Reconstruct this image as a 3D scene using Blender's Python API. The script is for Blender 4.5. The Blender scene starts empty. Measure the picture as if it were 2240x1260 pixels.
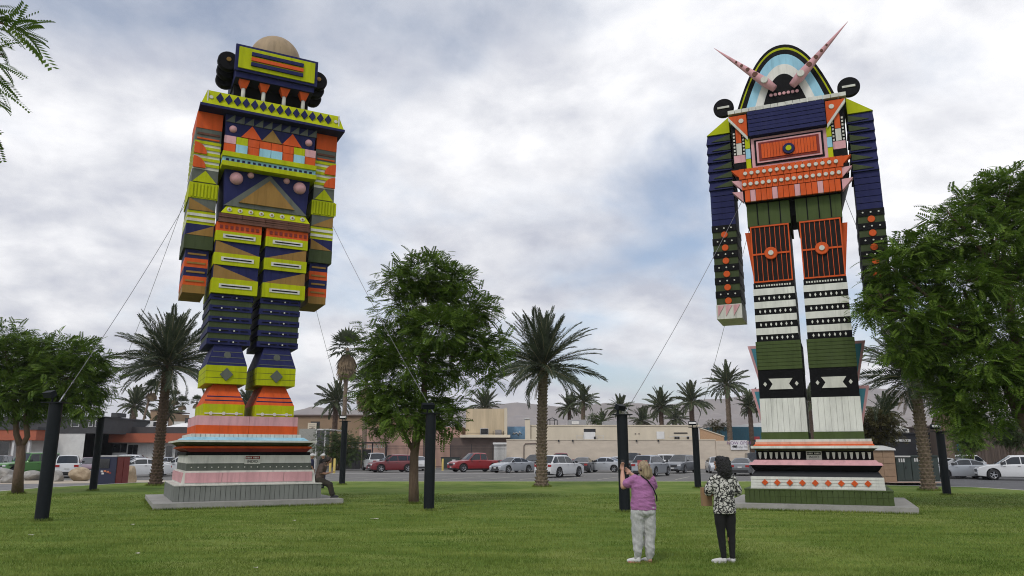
import bpy, bmesh, math, random
import numpy as np
from mathutils import Vector, Matrix, noise as mnoise
PI = math.pi; R = math.radians
random.seed(7); rng = np.random.default_rng(11)
scene = bpy.context.scene
COL = scene.collection

# ------------------------------------------------------------------ camera
CAMH = 1.75; FPX = 1650.0; PITCH = math.atan(360 / FPX)
cam_d = bpy.data.cameras.new('camera'); cam = bpy.data.objects.new('camera', cam_d); COL.objects.link(cam)
cam_d.sensor_width = 36; cam_d.lens = 36 * FPX / 2240; cam_d.clip_start = 0.1; cam_d.clip_end = 20000
cam.location = (0, 0, CAMH); cam.rotation_euler = (PI / 2 + PITCH, 0, 0)
scene.camera = cam

# ------------------------------------------------------------------ sky, sun, exposure
SUN_EL, SUN_AZ = R(48), R(205)          # azimuth clockwise from +Y: the sun stands behind the photographer
w = bpy.data.worlds.new('World'); scene.world = w; w.use_nodes = True
nt = w.node_tree; nt.nodes.clear()
def N(t, **k):
    n = nt.nodes.new(t)
    for a, b in k.items(): setattr(n, a, b)
    return n
def lk(a, b): nt.links.new(a, b)
def mth(op, a=None, b=None, clamp=False):
    n = N('ShaderNodeMath', operation=op, use_clamp=clamp)
    for i, v in enumerate((a, b)):
        if v is None: continue
        if isinstance(v, (int, float)): n.inputs[i].default_value = v
        else: lk(v, n.inputs[i])
    return n.outputs[0]
sky = N('ShaderNodeTexSky', sky_type='NISHITA', sun_disc=False, sun_elevation=SUN_EL, sun_rotation=SUN_AZ, air_density=1.0, dust_density=1.2, ozone_density=1.5)
tc = N('ShaderNodeTexCoord'); sx = N('ShaderNodeSeparateXYZ'); lk(tc.outputs['Generated'], sx.inputs[0])
zz = mth('ADD', mth('MAXIMUM', sx.outputs[2], 0.0), 0.30)
cx = N('ShaderNodeCombineXYZ')
lk(mth('DIVIDE', sx.outputs[0], zz), cx.inputs[0]); lk(mth('DIVIDE', sx.outputs[1], zz), cx.inputs[1])
CLOUD_OFF = (31.0, 12.8, 0.0)
mp = N('ShaderNodeMapping'); mp.inputs['Location'].default_value = CLOUD_OFF; mp.inputs['Scale'].default_value = (1.75, 1.75, 1)
mp.inputs['Rotation'].default_value = (0, 0, R(-28))
lk(cx.outputs[0], mp.inputs[0])
def nz(scale, detail, rough, dist=0.0, vec=None):
    n = N('ShaderNodeTexNoise'); n.inputs['Scale'].default_value = scale; n.inputs['Detail'].default_value = detail
    n.inputs['Roughness'].default_value = rough; n.inputs['Distortion'].default_value = dist
    lk(vec or mp.outputs[0], n.inputs['Vector']); return n.outputs[0]
big = nz(0.42, 2, 0.5, 0.3); med = nz(1.25, 9, 0.54, 0.25); fine = nz(3.4, 9, 0.62, 0.3)
low = mth('MULTIPLY', mth('SUBTRACT', 0.26, sx.outputs[2]), 0.45)
cov = mth('ADD', mth('ADD', mth('MULTIPLY', big, 1.0), mth('MULTIPLY', med, 0.75)), mth('MAXIMUM', low, 0.0))
ramp = N('ShaderNodeValToRGB'); ramp.color_ramp.elements[0].position = 0.65; ramp.color_ramp.elements[1].position = 0.90
ramp.color_ramp.interpolation = 'EASE'
lk(cov, ramp.inputs[0])
mp2 = N('ShaderNodeVectorMath', operation='ADD'); lk(mp.outputs[0], mp2.inputs[0]); mp2.inputs[1].default_value = (0.05, -0.16, 0)
med2 = nz(1.25, 9, 0.54, 0.25, mp2.outputs[0])
relief = mth('MULTIPLY', mth('SUBTRACT', med2, med), 0.8)          # cloud edges turned to the sun are brighter
shade = mth('ADD', mth('ADD', mth('MULTIPLY', nz(0.8, 9, 0.6, 0.25), 0.74), mth('MULTIPLY', fine, 0.32)), relief)
cr = N('ShaderNodeValToRGB'); e = cr.color_ramp.elements
e[0].position = 0.36; e[0].color = (0.44, 0.46, 0.53, 1)
e[1].position = 0.66; e[1].color = (0.84, 0.84, 0.855, 1)
m_ = cr.color_ramp.elements.new(0.50); m_.color = (0.62, 0.63, 0.67, 1)
lk(shade, cr.inputs[0])
skm = N('ShaderNodeVectorMath', operation='SCALE'); lk(sky.outputs[0], skm.inputs[0]); skm.inputs['Scale'].default_value = 0.10
mix = N('ShaderNodeMix', data_type='RGBA'); lk(mth('ADD', mth('MULTIPLY', ramp.outputs[0], 0.86), 0.14), mix.inputs['Factor'])
lk(skm.outputs[0], mix.inputs['A']); lk(cr.outputs[0], mix.inputs['B'])
bg = N('ShaderNodeBackground'); lk(mix.outputs['Result'], bg.inputs[0]); bg.inputs[1].default_value = 1.0
wo = N('ShaderNodeOutputWorld'); lk(bg.outputs[0], wo.inputs[0])

sun_d = bpy.data.lights.new('sun', 'SUN'); sun = bpy.data.objects.new('sun', sun_d); COL.objects.link(sun)
sun_d.energy = 1.0; sun_d.angle = R(14); sun_d.color = (1.0, 0.955, 0.89)
sd = Vector((math.sin(SUN_AZ) * math.cos(SUN_EL), math.cos(SUN_AZ) * math.cos(SUN_EL), math.sin(SUN_EL)))
sun.rotation_euler = sd.to_track_quat('Z', 'Y').to_euler(); sun.location = (0, -20, 40)
scene.view_settings.view_transform = 'Standard'; scene.view_settings.look = 'None'
scene.view_settings.exposure = 0.42; scene.view_settings.gamma = 1.0; scene.view_settings.use_curve_mapping = False
scene.render.engine = 'CYCLES'; cy = scene.cycles
cy.use_denoising = True; cy.denoising_prefilter = 'NONE'; cy.denoising_input_passes = 'RGB_ALBEDO_NORMAL'; cy.max_bounces = 5; cy.diffuse_bounces = 2; cy.glossy_bounces = 2; cy.transmission_bounces = 4
cy.transparent_max_bounces = 8; cy.volume_bounces = 0; cy.filter_width = 1.05; cy.sample_clamp_indirect = 6

# ------------------------------------------------------------------ helpers
_c, _s = math.cos(PITCH), math.sin(PITCH)
def _ray(px, py):
    x = (px - 1120) / FPX; y = -(py - 630) / FPX
    return (x, _c - y * _s, _s + y * _c)
def at(px, py, Y):
    r = _ray(px, py); t = Y / r[1]; return Vector((r[0] * t, Y, CAMH + r[2] * t))
def gz(px, py, z=0.0):
    r = _ray(px, py); t = (z - CAMH) / r[2]; return Vector((r[0] * t, r[1] * t, z))

class MB:
    """collects faces for one mesh object"""
    def __init__(s): s.v = []; s.f = []; s.sm = []
    def add(s, vs, fs, smooth=False):
        o = len(s.v); s.v += [tuple(p) for p in vs]
        s.f += [tuple(i + o for i in f) for f in fs]; s.sm += [smooth] * len(fs); return s
    def box(s, x0, x1, y0, y1, z0, z1, M=None):
        p = [(x, y, z) for z in (z0, z1) for y in (y0, y1) for x in (x0, x1)]
        if M is not None: p = [M @ Vector(q) for q in p]
        return s.add(p, [(0, 2, 3, 1), (4, 5, 7, 6), (0, 1, 5, 4), (2, 6, 7, 3), (0, 4, 6, 2), (1, 3, 7, 5)])
    def frus(s, b, t):          # b, t = (x0,x1,y0,y1,z)
        p = [(x, y, q[4]) for q in (b, t) for y in (q[2], q[3]) for x in (q[0], q[1])]
        return s.add(p, [(0, 2, 3, 1), (4, 5, 7, 6), (0, 1, 5, 4), (2, 6, 7, 3), (0, 4, 6, 2), (1, 3, 7, 5)])
    def prism(s, poly, y0, y1):  # poly in (x,z), extruded along y (y0 front < y1 back)
        n = len(poly); p = [(x, y0, z) for x, z in poly] + [(x, y1, z) for x, z in poly]
        return s.add(p, [tuple(range(n)), tuple(range(2 * n - 1, n - 1, -1))] + [(i, i + n, (i + 1) % n + n, (i + 1) % n) for i in range(n)])
    def zprism(s, poly, z0, z1):  # poly in (x,y) ccw
        n = len(poly); p = [(x, y, z0) for x, y in poly] + [(x, y, z1) for x, y in poly]
        return s.add(p, [tuple(range(n - 1, -1, -1)), tuple(range(n, 2 * n))] + [(i, (i + 1) % n, (i + 1) % n + n, i + n) for i in range(n)])
    def tube(s, pts, rads, n=8, caps=True, smooth=True):
        pts = [Vector(p) for p in pts]; vs = []; ref = Vector((0.13, 0.31, 0.94))
        for i, p in enumerate(pts):
            d = (pts[min(i + 1, len(pts) - 1)] - pts[max(i - 1, 0)]).normalized()
            if abs(d.dot(ref)) > 0.97: ref2 = Vector((1, 0, 0))
            else: ref2 = ref
            a = d.cross(ref2).normalized(); b = d.cross(a)
            r = rads[i] if hasattr(rads, '__len__') else rads
            vs += [p + (a * math.cos(2 * PI * k / n) + b * math.sin(2 * PI * k / n)) * r for k in range(n)]
        fs = [(i * n + k, i * n + (k + 1) % n, (i + 1) * n + (k + 1) % n, (i + 1) * n + k) for i in range(len(pts) - 1) for k in range(n)]
        s.add(vs, fs, smooth)
        if caps:
            o = len(s.v) - len(vs); m = (len(pts) - 1) * n
            s.f += [tuple(o + k for k in range(n - 1, -1, -1)), tuple(o + m + k for k in range(n))]; s.sm += [False, False]
        return s
    def lathe(s, prof, n=16, axis='z', c=(0, 0, 0), smooth=True):   # prof = [(r, h)]
        vs = []
        for r, h in prof:
            for k in range(n):
                a = 2 * PI * k / n; x, y = r * math.cos(a), r * math.sin(a)
                q = (x, y, h) if axis == 'z' else ((x, -h, y) if axis == 'y' else (h, x, y))
                vs.append((q[0] + c[0], q[1] + c[1], q[2] + c[2]))
        fs = [(i * n + k, i * n + (k + 1) % n, (i + 1) * n + (k + 1) % n, (i + 1) * n + k) for i in range(len(prof) - 1) for k in range(n)]
        return s.add(vs, fs, smooth)
    def mesh(s, name):
        me = bpy.data.meshes.new(name); me.from_pydata(s.v, [], s.f); me.update()
        me.polygons.foreach_set('use_smooth', s.sm); return me
    def fix(s):
        return s

def rawobj(name, me, mat, parent=None, loc=(0, 0, 0), rot=(0, 0, 0)):
    o = bpy.data.objects.new(name, me); COL.objects.link(o); o.location = loc; o.rotation_euler = rot
    if mat is not None and not me.materials: me.materials.append(mat)
    if parent is not None: o.parent = parent
    return o
def build(name, mb, mat, parent=None, loc=(0, 0, 0), rot=(0, 0, 0), recalc=True, sharp=None):
    me = mb.mesh(name)
    if recalc:
        bm = bmesh.new(); bm.from_mesh(me); bmesh.ops.recalc_face_normals(bm, faces=bm.faces); bm.to_mesh(me); bm.free()
    if sharp is not None: me.set_sharp_from_angle(angle=R(sharp))
    return rawobj(name, me, mat, parent, loc, rot)
def tag(o, label, cat=None, group=None, kind=None):
    if label: o['label'] = label
    if cat: o['category'] = cat
    if group: o['group'] = group
    if kind: o['kind'] = kind
    return o
def thing(name, label, cat, loc=(0, 0, 0), rz=0, group=None):
    o = bpy.data.objects.new(name, None); COL.objects.link(o); o.location = loc; o.rotation_euler = (0, 0, rz)
    o.empty_display_size = 0.2
    return tag(o, label, cat, group)
def npmesh(name, V, F, smooth=False):
    V = np.asarray(V, np.float32); F = np.asarray(F, np.int32)
    me = bpy.data.meshes.new(name); k = F.shape[1]
    me.vertices.add(len(V)); me.vertices.foreach_set('co', V.ravel())
    me.loops.add(F.size); me.loops.foreach_set('vertex_index', F.ravel())
    me.polygons.add(len(F)); me.polygons.foreach_set('loop_start', np.arange(0, F.size, k, dtype=np.int32))
    me.update(calc_edges=True); me.validate()
    if smooth: me.polygons.foreach_set('use_smooth', [True] * len(me.polygons))
    return me

# ------------------------------------------------------------------ materials
MATS = {}
def mat(name, rgb, rough=0.6, var=0.12, scale=6.0, bump=0.0, bscale=40.0, metal=0.0, rgb2=None, stretch=(1, 1, 1), spec=0.5, coat=0.0, detail=5.0, dist=0.02):
    if name in MATS: return MATS[name]
    m = bpy.data.materials.new(name); m.use_nodes = True; t = m.node_tree; b = t.nodes['Principled BSDF']
    b.inputs['Roughness'].default_value = rough; b.inputs['Metallic'].default_value = metal
    b.inputs['Specular IOR Level'].default_value = spec; b.inputs['Coat Weight'].default_value = coat
    b.inputs['Coat Roughness'].default_value = 0.06
    c2 = rgb2 or tuple(min(1, x * (1 + var)) for x in rgb); c1 = rgb if rgb2 else tuple(x * (1 - var) for x in rgb)
    co = t.nodes.new('ShaderNodeTexCoord'); mpn = t.nodes.new('ShaderNodeMapping'); mpn.inputs['Scale'].default_value = stretch
    t.links.new(co.outputs['Object'], mpn.inputs[0])
    n = t.nodes.new('ShaderNodeTexNoise'); n.inputs['Scale'].default_value = scale; n.inputs['Detail'].default_value = detail; n.inputs['Roughness'].default_value = 0.62
    t.links.new(mpn.outputs[0], n.inputs['Vector'])
    rp = t.nodes.new('ShaderNodeValToRGB'); rp.color_ramp.elements[0].position = 0.3; rp.color_ramp.elements[1].position = 0.7
    rp.color_ramp.elements[0].color = (*c1, 1); rp.color_ramp.elements[1].color = (*c2, 1)
    t.links.new(n.outputs[0], rp.inputs[0]); t.links.new(rp.outputs[0], b.inputs['Base Color'])
    if bump:
        n2 = t.nodes.new('ShaderNodeTexNoise'); n2.inputs['Scale'].default_value = bscale; n2.inputs['Detail'].default_value = 4
        t.links.new(mpn.outputs[0], n2.inputs['Vector'])
        bp = t.nodes.new('ShaderNodeBump'); bp.inputs['Strength'].default_value = bump; bp.inputs['Distance'].default_value = dist
        t.links.new(n2.outputs[0], bp.inputs['Height']); t.links.new(bp.outputs[0], b.inputs['Normal'])
    MATS[name] = m; return m
def paint(name, rgb):
    """sun-faded exterior paint on boards: drip streaks, dust, fine grain"""
    m = mat(name, rgb, rough=0.62, var=0.14, scale=2.6, bump=0.35, bscale=9, stretch=(1, 1, 0.35), dist=0.012, spec=0.1)
    t = m.node_tree; b = t.nodes['Principled BSDF']; rp = [n for n in t.nodes if n.type == 'VALTORGB'][0]; co = [n for n in t.nodes if n.type == 'TEX_COORD'][0]
    def layer(prev, sc, st, det, p0, p1, col, amt):
        mpn = t.nodes.new('ShaderNodeMapping'); mpn.inputs['Scale'].default_value = st; t.links.new(co.outputs['Object'], mpn.inputs[0])
        n = t.nodes.new('ShaderNodeTexNoise'); n.inputs['Scale'].default_value = sc; n.inputs['Detail'].default_value = det; n.inputs['Roughness'].default_value = .65; t.links.new(mpn.outputs[0], n.inputs['Vector'])
        mr = t.nodes.new('ShaderNodeMapRange'); mr.inputs[1].default_value = p0; mr.inputs[2].default_value = p1; mr.inputs[4].default_value = amt; t.links.new(n.outputs[0], mr.inputs[0])
        mx = t.nodes.new('ShaderNodeMix'); mx.data_type = 'RGBA'; t.links.new(mr.outputs[0], mx.inputs['Factor']); t.links.new(prev, mx.inputs['A']); mx.inputs['B'].default_value = (*col, 1); return mx.outputs['Result']
    lum = sum(rgb) / 3
    c = layer(rp.outputs[0], 7.0, (1, 1, .06), 5, .52, .78, tuple(x * .45 for x in rgb), .55)        # drip streaks
    c = layer(c, 1.3, (1, 1, .8), 7, .55, .85, tuple(x * .75 + .25 * (lum * .6 + .10) for x in rgb), .5)    # chalky fading and dust
    c = layer(c, 34, (1, 1, 1), 3, .62, .74, tuple(x * .6 for x in rgb), .45)                      # specks and nicks
    t.links.new(c, b.inputs['Base Color']); return m
lime = paint('lime_paint', (0.40, 0.44, 0.006)); navy = paint('navy_paint', (0.020, 0.023, 0.085)); orange = paint('orange_paint', (0.58, 0.093, 0.022))
slate = paint('grey_paint', (0.115, 0.125, 0.108)); olive = paint('olive_paint', (0.052, 0.068, 0.030)); mustard = paint('mustard_paint', (0.27, 0.155, 0.045))
pink = paint('pink_paint', (0.60, 0.33, 0.35)); skyb = paint('sky_blue_paint', (0.28, 0.52, 0.64)); cream = paint('cream_paint', (0.58, 0.575, 0.52))
blackp = paint('black_paint', (0.005, 0.005, 0.006)); brownp = paint('brown_paint', (0.13, 0.062, 0.045)); green = paint('green_paint', (0.060, 0.085, 0.028))
peach = paint('peach_paint', (0.66, 0.34, 0.24)); whitep = paint('white_paint', (0.66, 0.66, 0.61)); teal = paint('teal_paint', (0.07, 0.24, 0.31)); tan = paint('tan_paint', (0.33, 0.25, 0.16))
darkred = paint('dark_red_paint', (0.20, 0.035, 0.028))
concrete = mat('concrete', (0.30, 0.29, 0.27), 0.85, 0.15, 3, 0.3, 30)
kerbc = mat('kerb_concrete', (0.46, 0.44, 0.40), 0.85, 0.15, 2, 0.2, 20)
asphalt = mat('asphalt', (0.135, 0.13, 0.122), 0.9, 0.18, 0.35, 0.3, 60, detail=9)
postm = mat('post_black', (0.007, 0.0095, 0.013), 0.6, 0.2, 4, 0.1, 30, spec=0.2)
rubber = mat('rubber', (0.012, 0.012, 0.013), 0.75)
chrome = mat('rim_metal', (0.42, 0.43, 0.45), 0.3, 0.05, metal=0.8)
glass = mat('car_glass', (0.012, 0.016, 0.02), 0.06, 0.1, spec=0.7)
blackpl = mat('black_plastic', (0.018, 0.018, 0.02), 0.5)
lamp_w = mat('head_lamp', (0.65, 0.67, 0.7), 0.15); lamp_r = mat('tail_lamp', (0.30, 0.012, 0.012), 0.2)
steel = mat('cable_steel', (0.20, 0.20, 0.21), 0.45, metal=0.5)
# ================================================================== the setting
def lawn_material():
    m = bpy.data.materials.new('lawn_turf'); m.use_nodes = True; t = m.node_tree; b = t.nodes['Principled BSDF']
    b.inputs['Roughness'].default_value = 0.9; b.inputs['Specular IOR Level'].default_value = 0.15
    co = t.nodes.new('ShaderNodeTexCoord')
    def nn(sc, det, st=(1, 1, 1)):
        mpn = t.nodes.new('ShaderNodeMapping'); mpn.inputs['Scale'].default_value = st; t.links.new(co.outputs['Object'], mpn.inputs[0])
        n = t.nodes.new('ShaderNodeTexNoise'); n.inputs['Scale'].default_value = sc; n.inputs['Detail'].default_value = det; n.inputs['Roughness'].default_value = 0.65
        t.links.new(mpn.outputs[0], n.inputs['Vector']); return n.outputs[0]
    a = nn(0.30, 5, (1, 0.7, 1)); bb = nn(26, 6); c3 = nn(1.1, 7, (0.55, 1.6, 1))
    mx = t.nodes.new('ShaderNodeMath'); mx.operation = 'MULTIPLY_ADD'; t.links.new(bb, mx.inputs[0]); mx.inputs[1].default_value = 0.36
    m2 = t.nodes.new('ShaderNodeMath'); m2.operation = 'MULTIPLY_ADD'; t.links.new(c3, m2.inputs[0]); m2.inputs[1].default_value = 0.5
    m3 = t.nodes.new('ShaderNodeMath'); m3.operation = 'MULTIPLY'; t.links.new(a, m3.inputs[0]); m3.inputs[1].default_value = 0.55
    t.links.new(m3.outputs[0], m2.inputs[2]); t.links.new(m2.outputs[0], mx.inputs[2])
    rp = t.nodes.new('ShaderNodeValToRGB'); e = rp.color_ramp.elements
    e[0].position = 0.46; e[0].color = (0.044, 0.082, 0.010, 1); e[1].position = 0.90; e[1].color = (0.27, 0.29, 0.085, 1)
    q = rp.color_ramp.elements.new(0.67); q.color = (0.115, 0.185, 0.024, 1)
    t.links.new(mx.outputs[0], rp.inputs[0]); t.links.new(rp.outputs[0], b.inputs['Base Color'])
    bp = t.nodes.new('ShaderNodeBump'); bp.inputs['Strength'].default_value = 0.7; bp.inputs['Distance'].default_value = 0.05
    t.links.new(nn(38, 5), bp.inputs['Height']); t.links.new(bp.outputs[0], b.inputs['Normal'])
    return m
turf = lawn_material()
desert = mat('desert_ground', (0.27, 0.225, 0.17), 0.95, 0.2, 0.4, 0.3, 8)
dg = mat('decomposed_granite', (0.42, 0.36, 0.28), 0.95, 0.18, 1.2, 0.3, 30)
def sheet(name, pts, z, m, sub=0):
    mb = MB(); mb.add([(x, y, z) for x, y in pts], [tuple(range(len(pts)))]); o = build(name, mb, m, recalc=False); tag(o, None, kind='structure'); return o
sheet('ground', [(-7000, -60), (7000, -60), (7000, 9000), (-7000, 9000)], -0.135, desert)
sheet('parking_lot', [(-70, 12), (70, 12), (70, 112), (-70, 112)], -0.12, asphalt)
LAWN = [(-22.2, -30), (25.6, -30), (25.3, 30), (24.3, 36.5), (23.9, 40.2), (20.6, 42.6), (17.4, 46.4), (15.4, 48.4), (-19.9, 48.4), (-22.2, 46.2), (-23.2, 42.4), (-23.9, 39.7), (-23.6, 35.6), (-23.0, 30)]
sheet('lawn', LAWN, 0.0, turf)
# kerb round the lawn, cut into cast lengths
def kerb_run(pts, wdt=0.22):
    for i in range(len(pts) - 1):
        a = Vector(pts[i]); b = Vector(pts[i + 1]); L = (b - a).length; n = max(1, int(L / 2.4)); d = (b - a) / n
        u = d.normalized(); nrm = Vector((-u.y, u.x)) * wdt
        for k in range(n):
            p = a + d * k + u * 0.008; q = a + d * (k + 1) - u * 0.008
            mb = MB(); mb.zprism([tuple(p), tuple(q), tuple(q + nrm), tuple(p + nrm)], -0.13, 0.012 + random.uniform(-.004, .004))
            build('kerb_stone', mb, kerbc, kerbs)
kerbs = bpy.data.objects.new('kerb', None); COL.objects.link(kerbs); tag(kerbs, None, kind='structure')
kerb_run([LAWN[i] for i in (13, 12, 11, 10, 9)][::1])
kerb_run([LAWN[i] for i in (9, 8)][::1])
for run in ([8, 7], [7, 6, 5, 4, 3, 2]):
    kerb_run([LAWN[i] for i in run][::1])
# left: asphalt driveway, granite bed with rocks
sheet('granite_bed', [(-45, 42.5), (-24.5, 49.0), (-18.6, 50.4), (-17.8, 52.5), (-26, 53.5), (-45, 52.5)], -0.112, dg)
sheet('driveway', [(-60, 30), (-23.3, 34.5), (-24.2, 39.7), (-23.4, 42.6), (-22.6, 46.6), (-24.5, 48.5), (-45, 41.5), (-60, 38)], -0.108, mat('drive_asphalt', (0.17, 0.165, 0.165), 0.9, 0.15, 0.5, 0.3, 60))
# lot: concrete valley gutter and stall lines
gut = mat('gutter_concrete', (0.40, 0.385, 0.36), 0.9, 0.15, 0.8)
sheet('valley_gutter', [(-17.5, 71.2), (22, 71.2), (22, 72.6), (-17.5, 72.6)], -0.114, gut)
linep = mat('stall_line_paint', (0.44, 0.42, 0.34), 0.85, 0.25, 3)
for k in range(16):
    x = -16 + k * 2.75
    sheet('stall_line', [(x, 55.0), (x + .11, 55.0), (x + 2.6, 61.5), (x + 2.49, 61.5)], -0.115, linep)
road = mat('road_asphalt', (0.085, 0.085, 0.088), 0.9, 0.15, 0.5, 0.3, 60)
sheet('road', [(26.2, 20), (70, 20), (70, 62), (21, 62), (21, 45.2), (24.6, 41), (25.6, 34)], -0.112, road)

# distant mountains: a real relief
ridge = [(-400, 935), (100, 932), (420, 918), (560, 905), (640, 897), (682, 886), (740, 899), (800, 891), (870, 893), (960, 897), (1040, 887), (1130, 877), (1200, 884), (1260, 888), (1330, 876), (1450, 883), (1560, 868), (1610, 866), (1700, 852), (1800, 846), (1900, 843), (2000, 848), (2100, 844), (2240, 850), (2700, 856)]
def mountain():
    nx, ny = 420, 46; Yf, Yr = 1500.0, 2900.0; V = []
    px = np.linspace(-380, 2680, nx); py = np.interp(px, [r[0] for r in ridge], [r[1] for r in ridge])
    for j in range(ny):
        t = j / (ny - 1)
        for i in range(nx):
            if t <= 0.8: Y = Yf + (Yr - Yf) * t / 0.8; prof = (t / 0.8) ** 1.35
            else: Y = Yr + (t - 0.8) * 4000; prof = 1 - (t - 0.8) / 0.2
            X = (px[i] - 1120) / FPX * Yr * _c * (0.86 + 0.14 * Y / Yr)
            hr = at(px[i], py[i], Yr).z
            r = mnoise.ridged_multi_fractal(Vector((X * 0.0042, Y * 0.0042, 3.1)), 0.9, 2.1, 6, 1.0, 2.0) * 0.5
            h = hr * prof * (0.62 + 0.38 * r * (1 - abs(prof - .0) * .55)) if prof < 0.97 else hr * prof * (0.94 + 0.06 * r)
            V.append((X, Y + 60 * mnoise.noise(Vector((X * .003, Y * .003, 9))), max(-1.0, h - 1.2)))
    F = [(j * nx + i, j * nx + i + 1, (j + 1) * nx + i + 1, (j + 1) * nx + i) for j in range(ny - 1) for i in range(nx - 1)]
    me = npmesh('mountain', V, F, True)
    o = rawobj('mountain', me, mat('mountain_rock', (0.16, 0.125, 0.105), 0.95, rgb2=(0.27, 0.215, 0.175), scale=0.02, detail=8)); tag(o, None, kind='structure')
mountain()
# haze: even, pale desert air
mb = MB(); mb.box(-6000, 6000, -80, 4200, -1.5, 262)
hz = bpy.data.materials.new('haze_air'); hz.use_nodes = True; t = hz.node_tree; t.nodes.clear()
pv = t.nodes.new('ShaderNodeVolumePrincipled'); pv.inputs['Color'].default_value = (0.90, 0.91, 0.96, 1); pv.inputs['Density'].default_value = 0.00019
om = t.nodes.new('ShaderNodeOutputMaterial'); t.links.new(pv.outputs[0], om.inputs['Volume'])
hzo = build('haze', mb, hz); tag(hzo, 'pale desert haze filling the air over the park', 'haze', kind='stuff')

# grass blades on the near lawn
def slab_edges(cx_, cy_, yaw, u0, u1, w0, w1):
    y_ = R(yaw); f = lambda u, q: (cx_ + u * math.cos(y_) + q * math.sin(y_), cy_ + u * math.sin(y_) - q * math.cos(y_))
    return [(f(u0, w1), f(u1, w1), 2600), (f(u0, w0), f(u0, w1), 2000), (f(u1, w1), f(u1, w0), 2000)]
GRASS_EDGES = slab_edges(-9.8, 28.2, 27.5, -3.0, 2.95, -3.0, 3.0) + slab_edges(10.27, 26.2, -23, -2.75, 2.75, -2.75, 2.75)
GRASS_RINGS = [((gz(*p).x, gz(*p).y), r0, k, hh) for p, r0, k, hh in (((90, 1140), .17, 500, .09), ((203, 1073), .17, 400, .09), ((748, 1060), .17, 400, .09), ((938, 1117), .17, 500, .09), ((1367, 1120), .17, 500, .09), ((1527, 1068), .17, 400, .09), ((2072, 1083), .17, 400, .09), ((905, 1102), .18, 600, .10), ((38, 1080), .24, 600, .10), ((340, 1062), .42, 600, .12), ((1185, 1065), .42, 600, .12), ((2032, 1073), .42, 600, .12), ((1399, 1232), .05, 260, .05), ((1424, 1231), .05, 260, .05), ((1585, 1233), .05, 260, .05), ((1606, 1233), .05, 260, .05))]
def grass():
    n = 330000
    Y = 10.6 * (3.2 ** (rng.random(n) ** 1.15)); X = (rng.random(n) - 0.5) * 2 * (Y * 0.72 + 1.0)
    h = (0.026 + 0.022 * rng.random(n)) * (1 + 0.35 * np.sin(X * 1.7 + 2 * np.sin(Y * .9)) * np.sin(Y * 1.3)); ang = rng.random(n) * 2 * PI; wd = 0.0022 + Y * 0.00022
    lean = rng.normal(0, 0.018, (n, 2))
    # longer blades added for contact shading at posts, trunks, slabs and shoes
    ex = []
    for (x, y), r0, k, hh in GRASS_RINGS:
        t = rng.random(k) * 2 * PI; rr = r0 + np.abs(rng.normal(0, .05, k)); ex.append(np.stack([x + rr * np.cos(t), y + rr * np.sin(t), np.full(k, hh)], 1))
    for a_, b_, k in GRASS_EDGES:
        t = rng.random(k); off = np.abs(rng.normal(0, .035, k)); dx, dy = b_[0] - a_[0], b_[1] - a_[1]; L_ = math.hypot(dx, dy); ex.append(np.stack([a_[0] + dx * t + dy / L_ * off, a_[1] + dy * t - dx / L_ * off, np.full(k, .085)], 1))
    ex = np.vstack(ex); m_e = len(ex); X = np.concatenate([X, ex[:, 0]]); Y = np.concatenate([Y, ex[:, 1]]); h = np.concatenate([h, ex[:, 2] * rng.uniform(.4, 1.2, m_e)]); n += m_e
    ang = rng.random(n) * 2 * PI; wd = 0.0022 + Y * 0.00022; lean = rng.normal(0, 0.018, (n, 2))
    V = np.zeros((n, 3, 3), np.float32)
    V[:, 0] = np.stack([X - np.cos(ang) * wd, Y - np.sin(ang) * wd, np.zeros(n) - .004], 1)
    V[:, 1] = np.stack([X + np.cos(ang) * wd, Y + np.sin(ang) * wd, np.zeros(n) - .004], 1)
    V[:, 2] = np.stack([X + lean[:, 0], Y + lean[:, 1], h], 1)
    me = npmesh('grass', V.reshape(-1, 3), np.arange(3 * n).reshape(-1, 3))
    o = rawobj('grass', me, turf_blade); tag(o, 'short mown green grass blades covering the near lawn', 'grass', kind='stuff')
turf_blade = mat('grass_blade', (0.055, 0.112, 0.012), 0.8, rgb2=(0.24, 0.285, 0.066), scale=0.75, detail=10, spec=0.12, stretch=(.6, 1.5, 1))
grass()
# ================================================================== the two giant block figures (plain stand-ins: same massing, sizes and colours)
def P(parent, name, u0, u1, z0, z1, w0, w1, m):     # box: u across, w towards the viewer, z up
    mb = MB(); mb.box(u0, u1, -w1, -w0, z0, z1); return build(name, mb, m, parent)
def TR(parent, name, b, t, m):                      # frustum: (u0,u1,w0,w1,z)
    mb = MB(); mb.frus((b[0], b[1], -b[3], -b[2], b[4]), (t[0], t[1], -t[3], -t[2], t[4])); return build(name, mb, m, parent)
def PG(parent, name, poly, w0, w1, m):
    mb = MB(); mb.prism(poly, -w1, -w0); return build(name, mb, m, parent)
_disc = {}
def DISC(parent, name, u, z, wf, r, m, th=0.05, n=20):
    k = (round(r, 3), th, m.name, n, 'd')
    if k not in _disc:
        mb = MB(); mb.lathe([(0.0005, th), (r * .93, th), (r, th * .7), (r, 0), (0.0005, 0)], n, 'y'); me = mb.mesh(name); me.materials.append(m); me.set_sharp_from_angle(angle=R(40)); _disc[k] = me
    return rawobj(name, _disc[k], None, parent, (u, -wf, z))
def DOME(parent, name, u, z, wf, r, m):
    k = (round(r, 3), m.name, 's')
    if k not in _disc:
        mb = MB(); mb.lathe([(r * math.cos(a), r * math.sin(a)) for a in np.linspace(0, PI / 2 - .02, 8)], 20, 'y'); me = mb.mesh(name); me.materials.append(m); _disc[k] = me
    return rawobj(name, _disc[k], None, parent, (u, -wf, z))
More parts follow.
